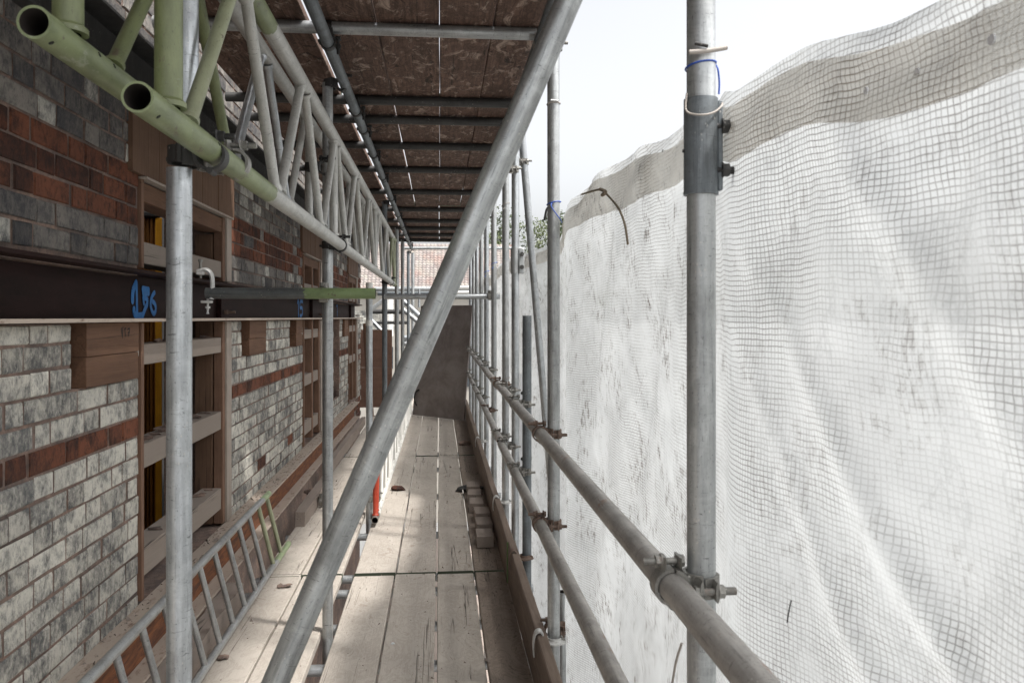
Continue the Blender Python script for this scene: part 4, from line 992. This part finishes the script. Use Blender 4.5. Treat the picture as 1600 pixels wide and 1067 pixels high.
wire('tie_rod', [(.42, yA-.030, za(78)), (.44, yA-.037, za(84))], .003, M['coupler_dark'], 'small dark stub under the grey stub on the nearest right upright', 'rod', sub=2)
yB = RY[1][0]; zb = lambda py: onX(865, py, .44).z
wire('cable_tie', loop(.44, yB, zb(318), .0262, .006)+[(.425, yB-.03, zb(322)), (.465, yB-.028, zb(346)), (.47, yB-.01, zb(348))], .002, M['blue'], 'blue cable tie crossing the second right-hand upright', 'cable tie')
wire('cable_tie', [(.418, yB-.026, zb(325)), (.408, yB-.030, zb(330)), (.400, yB-.03, zb(346))], .0045, M['black'], 'black tail of tape hanging from the blue tie on the second upright', 'tape')
wire('cable_tie', loop(.44, yB, zb(163), .0258, .002), .0024, M['grey_tie'], 'grey wire clip high around the second right-hand upright', 'cable tie')
wire('cable_tie', [(.425, yB-.027, zb(160)), (.455, yB-.028, zb(161))], .004, M['clamp_white'], 'pale buckle of the wire clip high on the second upright', 'buckle', sub=2)
for (i, py, lab, m) in ((5, 412, 'blue tie on the upright at the far cross tube', 'blue'), (4, 320, 'thin grey tie round the red-marked upright', 'grey_tie'), (6, 425, 'dark blue tie on the slim distant upright', 'blue'), (4, 592, 'pale cord looped low round the red-marked upright', 'grey_tie')):
    yy, XX = RY[i]; wire('cable_tie', loop(XX, yy, onX(RP[i][0], py, XX).z, .026, .01)+[(XX-.02, yy-.03, onX(RP[i][0], py+8, XX).z)], .0022, M[m], lab, 'cable tie')
def onnet(px, py, off=-.012):
    X = .52
    for _ in range(6):
        p = onX(px, py, X); X = netX(p.y, (p.z-EYE)-interp(ZT, p.y))+off
    return onX(px, py, X)
wire('rope', [onnet(909, 304), onnet(925, 299), onnet(940, 297), onnet(952, 308), onnet(966, 325), onnet(976, 350), onnet(981, 382)], .0035, M['rope'], 'brown rope end threaded through the netting beside the second upright', 'rope')
wire('rope_knot', [onnet(938, 296, -.016), onnet(946, 300, -.02), onnet(941, 305, -.016)], .006, M['rope'], 'small knot on the brown rope in the netting', 'knot')
wire('cord', [onX(1065, 1005, .45), onX(1056, 1035, .45), onX(1050, 1070, .45)], .0025, M['grey_tie'], 'thin cord hanging below the guard rail by the nearest right upright', 'cord')
wire('cord', [onX(1236, 938, .50), onX(1232, 958, .505), onX(1230, 972, .505)], .001, M['black'], 'short black thread stuck on the netting', 'thread', sub=3)
# red mark on an upright, white scaffold tag
yy, XX = RY[4]; q = MB(); q.arc((0, 0, 0), (0, 0, 1), .02425, .0248, .30, R(20), R(75), (0, -1, 0), 8)
q.build('red_mark', M['redmark'], bpy.data.objects[[o.name for o in bpy.data.objects if o.get('label') == RP[4][4]][0]], loc=(0, 0, 3.0+onX(790, 540, XX).z), sm=0)
yy, XX = RY[3]; q = MB(); q.box(.026, .062, -.012, -.009, 0, .62, .001); tg = q.build('scaffold_tag', M['whitelabel'], loc=(XX, yy, onX(808, 745, XX).z)); tag(tg, 'long white plastic strip with holes beside the plate-clamp upright', 'tag strip')
q = MB()
for zz in (.09, .50): q.cyl((.044, -.0135, zz), (.044, -.0105, zz), .011, 14)
q.build('hole', M['black'], tg)

# ------------------------------------------------------------------ bricks and rubble on the deck
br = random.Random(12)
bs = [(765, 858), (760, 831), (757, 815), (752, 793), (752, 780), (751, 768)]
bn = ['nearest', 'second', 'third', 'fourth', 'fifth', 'farthest']
for i in range(6):
    y = 5.02+i*.30; x = .265-(.012, .0, -.004, .022, .024, .022)[i] 
    hgt = .068
    o = roughbox('loose_brick', x-.02, x+.085, y, y+.205, .006, .006+hgt, M['brick'] if False else M['baulk'], 'loose dusty brick on the boards against the toe board, {} of the row'.format(bn[i]), 'brick', 'loose bricks by the toe board', amp=.0022, sub=6, seed=i+20, rot=R(br.uniform(-4, 4)))
def lump(px, py, r, mat, name, lab, cat, sq=.6):
    p = onZ(px, py, r*sq*.6+.004); bm = bmesh.new(); bmesh.ops.create_icosphere(bm, subdivisions=2, radius=r); b = MB()
    b.add([Vector((v.co.x*1.4, v.co.y, v.co.z*sq))+Vector(mnoise.noise_vector(v.co*(1.4/r)+Vector((px, py, 0))))*r*.45 for v in bm.verts], [[v.index for v in f.verts] for f in bm.faces]); bm.free()
    tag(b.build(name, mat, loc=p, sm=0), lab, cat)
lump(621, 763, .045, M['brick_red'], 'brick_fragment', 'red brick fragment on the boards beside the white girder', 'rubble', .5)
lump(737, 763, .085, M['coupler_dark'], 'dark_lump', 'flat dark lump on the boards beyond the loose bricks', 'rubble', .28)
lump(726, 693, .05, M['mortar'], 'rubble_lump', 'grey rubble lump on the right boards near the dark sheet', 'rubble', .5)
lump(488, 768, .05, M['mortar'], 'rubble_lump', 'grey rubble lump by the wall foot behind the second left upright', 'rubble', .5)
lump(477, 800, .035, M['whitelabel'], 'pale_stone', 'pale stone on the wall-side boards past the ladder', 'stone')
lump(614, 1005, .006, M['whitelabel'], 'pale_pebble', 'tiny white pebble on a crack in the walkway boards', 'pebble', .8)
lump(348, 1026, .02, M['mortar'], 'mortar_crumb', 'crumb of mortar on the board beside the ladder', 'rubble', .3)
lump(445, 914, .03, M['mortar'], 'mortar_crumb', 'brown smear of crumbs on the wall-side board', 'rubble', .15)
q = MB(); rr = random.Random(99)
for k in range(1700):
    if rr.random() < .3: x = rr.uniform(-1.0, -.56); z = .006
    elif rr.random() < .5: x = rr.uniform(-.47, .36); z = .004
    else: x = rr.uniform(.1, .36); z = .004
    y = rr.uniform(3.0, 12) ; r_ = rr.uniform(.0015, .005)*(1+(rr.random() < .06)*1.8)
    if rr.random() < .35: x = rr.uniform(-1.14, -1.05); z = .354; r_ *= 1.3; y = rr.uniform(1.8, 11)
    vs = [Vector((rr.uniform(-1, 1)*r_*1.5, rr.uniform(-1, 1)*r_*1.5, 0)) for _ in range(3)]
    q.add([v+Vector((x, y, z)) for v in vs]+[Vector((x, y, z+r_))], [(0, 1, 3), (1, 2, 3), (2, 0, 3)])
tag(q.build('grit', M['baulk'], sm=0), None, None, kind='stuff')

# leaning sheet at the end
A = onZ(646, 648, .01); Bp = onZ(726, 657, .01); Cp = onY(739, 477, Bp.y+.12); D = Cp+(A-Bp)
q = MB(); n_ = (Bp-A).cross(Cp-Bp).normalized()*.018
q.add([A, Bp, Cp, D, A+n_, Bp+n_, Cp+n_, D+n_], [(0, 1, 2, 3), (7, 6, 5, 4), (0, 4, 5, 1), (1, 5, 6, 2), (2, 6, 7, 3), (3, 7, 4, 0)])
sh = q.build('leaning_sheet', M['filmply'], sm=0); tag(sh, 'dark brown sheet of plywood blocking the far end of the walkway', 'plywood sheet')
rp = onY(655, 622, A.y-.05); wire('hose_loop', [rp+Vector((.07*math.cos(t), 0, .12*math.sin(t))) for t in [i*.6 for i in range(11)]], .012, M['coupler_dark'], 'dark coiled loop leaning at the foot of the plywood sheet', 'hose')

# brown hoarding at the end of the wall
q = MB(); q.box(-1.45, -.74, 0, .02, 0, .62, .002); q.box(-1.45, -.74, .001, .021, .623, 1.21, .002)
tag(q.build('hoarding', M['ply'], loc=(0, 12.6, .05)), 'brown plywood hoarding beyond the end of the brick wall', 'hoarding')
tube('slanting_post', onY(571, 505, 11.9), onY(583, 700, 11.9), M['timber_z'], 'thin brown post leaning at the end of the brick wall', 'post', r=.04)

# ------------------------------------------------------------------ far building, scaffold and tree
FY = 26
hb = empty('tiled_house', (0, FY, -5.2), 'distant house with a pale pinkish tiled roof beyond the scaffold', 'house')
s = NT('roof_tiles')
c1 = s.n('ShaderNodeTexBrick'); s.l(s.co((1, 1, 1), rnd=False), c1.inputs['Vector'])
n1 = s.noise(s.co(rnd=False), 4, 6, .7); n2 = s.noise(s.co(rnd=False), .9, 4, .6)
at = s.attr('tone')
col = s.mix(at, (.30, .265, .25), (.21, .175, .165)); col = s.mix(s.ramp(n1, (.45, 0), (.7, .8)), col, (.36, .33, .28)); col = s.mix(s.ramp(n2, (.5, 0), (.62, .4)), col, (.26, .12, .09))
M['tile'] = s.bsdf(col, .9)
q = MB(); rr = random.Random(4); SL = math.radians(48); px_ = .125; cs = .115
zE = 7.6; nrow = 18
for r_ in range(nrow):
    for c_ in range(55):
        x0 = -4.2+c_*px_+(.0 if r_ % 2 else .0); u = r_*cs; y = u*math.cos(SL); z_ = zE+u*math.sin(SL)
        y1 = (u+cs)*math.cos(SL); z1_ = zE+(u+cs)*math.sin(SL); t = .018
        # pantile: raised roll then shallow pan
        pr = [(0, .0), (.02, .016), (.045, .02), (.065, .012), (.09, .0), (px_-.004, .002)]
        vs = [Vector((x0+a, y-.01, z_+h+t)) for a, h in pr]+[Vector((x0+a, y1, z1_+h+.004)) for a, h in pr]+[Vector((x0+a, y-.01, z_-.005)) for a, h in pr]
        m_ = len(pr); q.add(vs, [(i, i+1, m_+i+1, m_+i) for i in range(m_-1)]+[(2*m_+i, 2*m_+i+1, i+1, i) for i in range(m_-1)], 0, rr.random())
q.build('roof', M['tile'], hb, sm=0, attr='tone')
q = MB(); q.box(-4.1, 2.7, .12, 6, 0, zE-.05, 0); q.build('wall', flat('cream_render', (.45, .42, .37), .9, 0, .3, 2), hb)
q = MB(); q.box(-4.2, 2.8, -.12, .0, zE-.14, zE-.01, .01); q.build('gutter', M['white_paint'], hb)
q = MB()
for (x0, x1, z0, z1) in ((-2.1, -1.5, 5.0, 5.7), (.6, 1.3, 4.4, 5.6)): q.box(x0, x1, .08, .119, z0, z1, 0)
q.build('window', flat('window_glass', (.06, .07, .08), .15, 0, .1), hb)
q = MB(); rr = random.Random(2)
for r_ in range(9):
    for c_ in range(11): q.box(-3.2+c_*.16+(r_ % 2)*.08, -3.2+c_*.16+.15+(r_ % 2)*.08, .09, .13, 6.2+r_*.075, 6.2+r_*.075+.065, 0, 0, None, rr.random())
q.build('brick_panel', M['brick'], hb, sm=0, attr='tone')

# scaffold frames between (white)
def far(p, q_, Y, r, m, lab): tube('distant_tube', onY(p[0], p[1], Y), onY(q_[0], q_[1], Y), M[m], lab, 'scaffold tube', 'distant scaffold tubes', r=r, seg=12)
far((645, 395), (645, 640), 15.5, .03, 'galv', 'distant upright in front of the tiled roof, left')
far((665, 500), (665, 620), 17, .06, 'white_paint', 'distant white post half hidden by the diagonal tube')
far((740, 395), (740, 640), 15.5, .03, 'galv_light', 'distant upright in front of the tiled roof, right')
far((585, 452), (775, 451), 15.6, .05, 'galv', 'long grey distant ledger below the tiled roof')
far((590, 458), (775, 458), 16.0, .05, 'galv_dark', 'dark distant ledger just under the grey one')
far((690, 449), (782, 449), 14, .032, 'white_paint', 'white distant tube right of the diagonal, upper')
far((690, 457), (782, 457), 14, .032, 'white_paint', 'white distant tube right of the diagonal, lower')
far((582, 487), (640, 487), 17, .05, 'coupler_dark', 'upper black distant bar between the left uprights')
far((582, 504), (640, 504), 17, .035, 'coupler_dark', 'lower black distant bar between the left uprights')
far((580, 484), (603, 466), 15, .04, 'galv', 'distant brace rising right, between the left uprights')
far((580, 500), (600, 521), 15, .04, 'galv_light', 'distant brace falling right, between the left uprights')
far((628, 468), (668, 505), 15.2, .045, 'galv_light', 'distant white brace falling towards the dark sheet, upper')
far((628, 482), (668, 516), 15.0, .045, 'galv', 'distant grey brace falling towards the dark sheet, lower')
far((628, 540), (668, 495), 15.8, .045, 'galv', 'distant grey brace rising behind the falling braces')
far((606, 466), (606, 525), 17.5, .12, 'white_paint', 'broad white distant post left of the paired uprights')
far((628, 528), (650, 528), 15, .05, 'galv_light', 'low pale distant bar between paired uprights')
far((628, 537), (650, 537), 15, .05, 'galv', 'lower grey distant bar between paired uprights')
far((655, 452), (655, 480), 15.0, .02, 'galv_light', 'thin short distant post on the grey ledger')

# tree
tr = random.Random(21); TXc = onY(822, 362, 34)
te = empty('tree', (TXc.x, 34, -5.2), 'green leafy tree showing above the netting between the right uprights', 'tree')
q = MB(); Ht = TXc.z+5.2
q.cyl((0, 0, 0), (0, 0, Ht*.55), .28, 14, r1=.18)
tips = []
for k in range(9):
    a = tr.uniform(0, 6.28); l = tr.uniform(1.0, 2.2); b0 = Vector((0, 0, Ht*tr.uniform(.4, .55))); b1 = b0+Vector((math.cos(a)*l, math.sin(a)*l, tr.uniform(1.2, 2.6)))
    q.cyl(b0, b1, .09, 8, r1=.03); tips.append(b1)
q.build('trunk', flat('bark', (.10, .075, .05), .9), te)
s = NT('leaf'); a_ = s.attr('tone'); leafm = s.bsdf(s.mix(a_, (.022, .036, .010), (.085, .105, .034)), .6)
q = MB()
centers = [(Vector((tr.gauss(0, 1.7), tr.gauss(0, 1.2), Ht*.80+tr.gauss(0, 1.0))), tr.uniform(.4, .85)) for _ in range(75)]
for c_, rr_ in centers:
    tn = tr.random()
    for _ in range(230):
        d = Vector((tr.gauss(0, 1), tr.gauss(0, 1), tr.gauss(0, 1))).normalized()*rr_*tr.random()**.4; p = c_+d
        u = Vector((tr.gauss(0, 1), tr.gauss(0, 1), tr.gauss(0, 1))).normalized(); v = u.orthogonal().normalized(); h = tr.uniform(.05, .10)
        q.add([p-u*h, p+v*h*.5, p+u*h, p-v*h*.5], [(0, 1, 2, 3)], 0, min(1, max(0, tn+tr.uniform(-.3, .3))))
q.build('crown', leafm, te, sm=0, attr='tone')
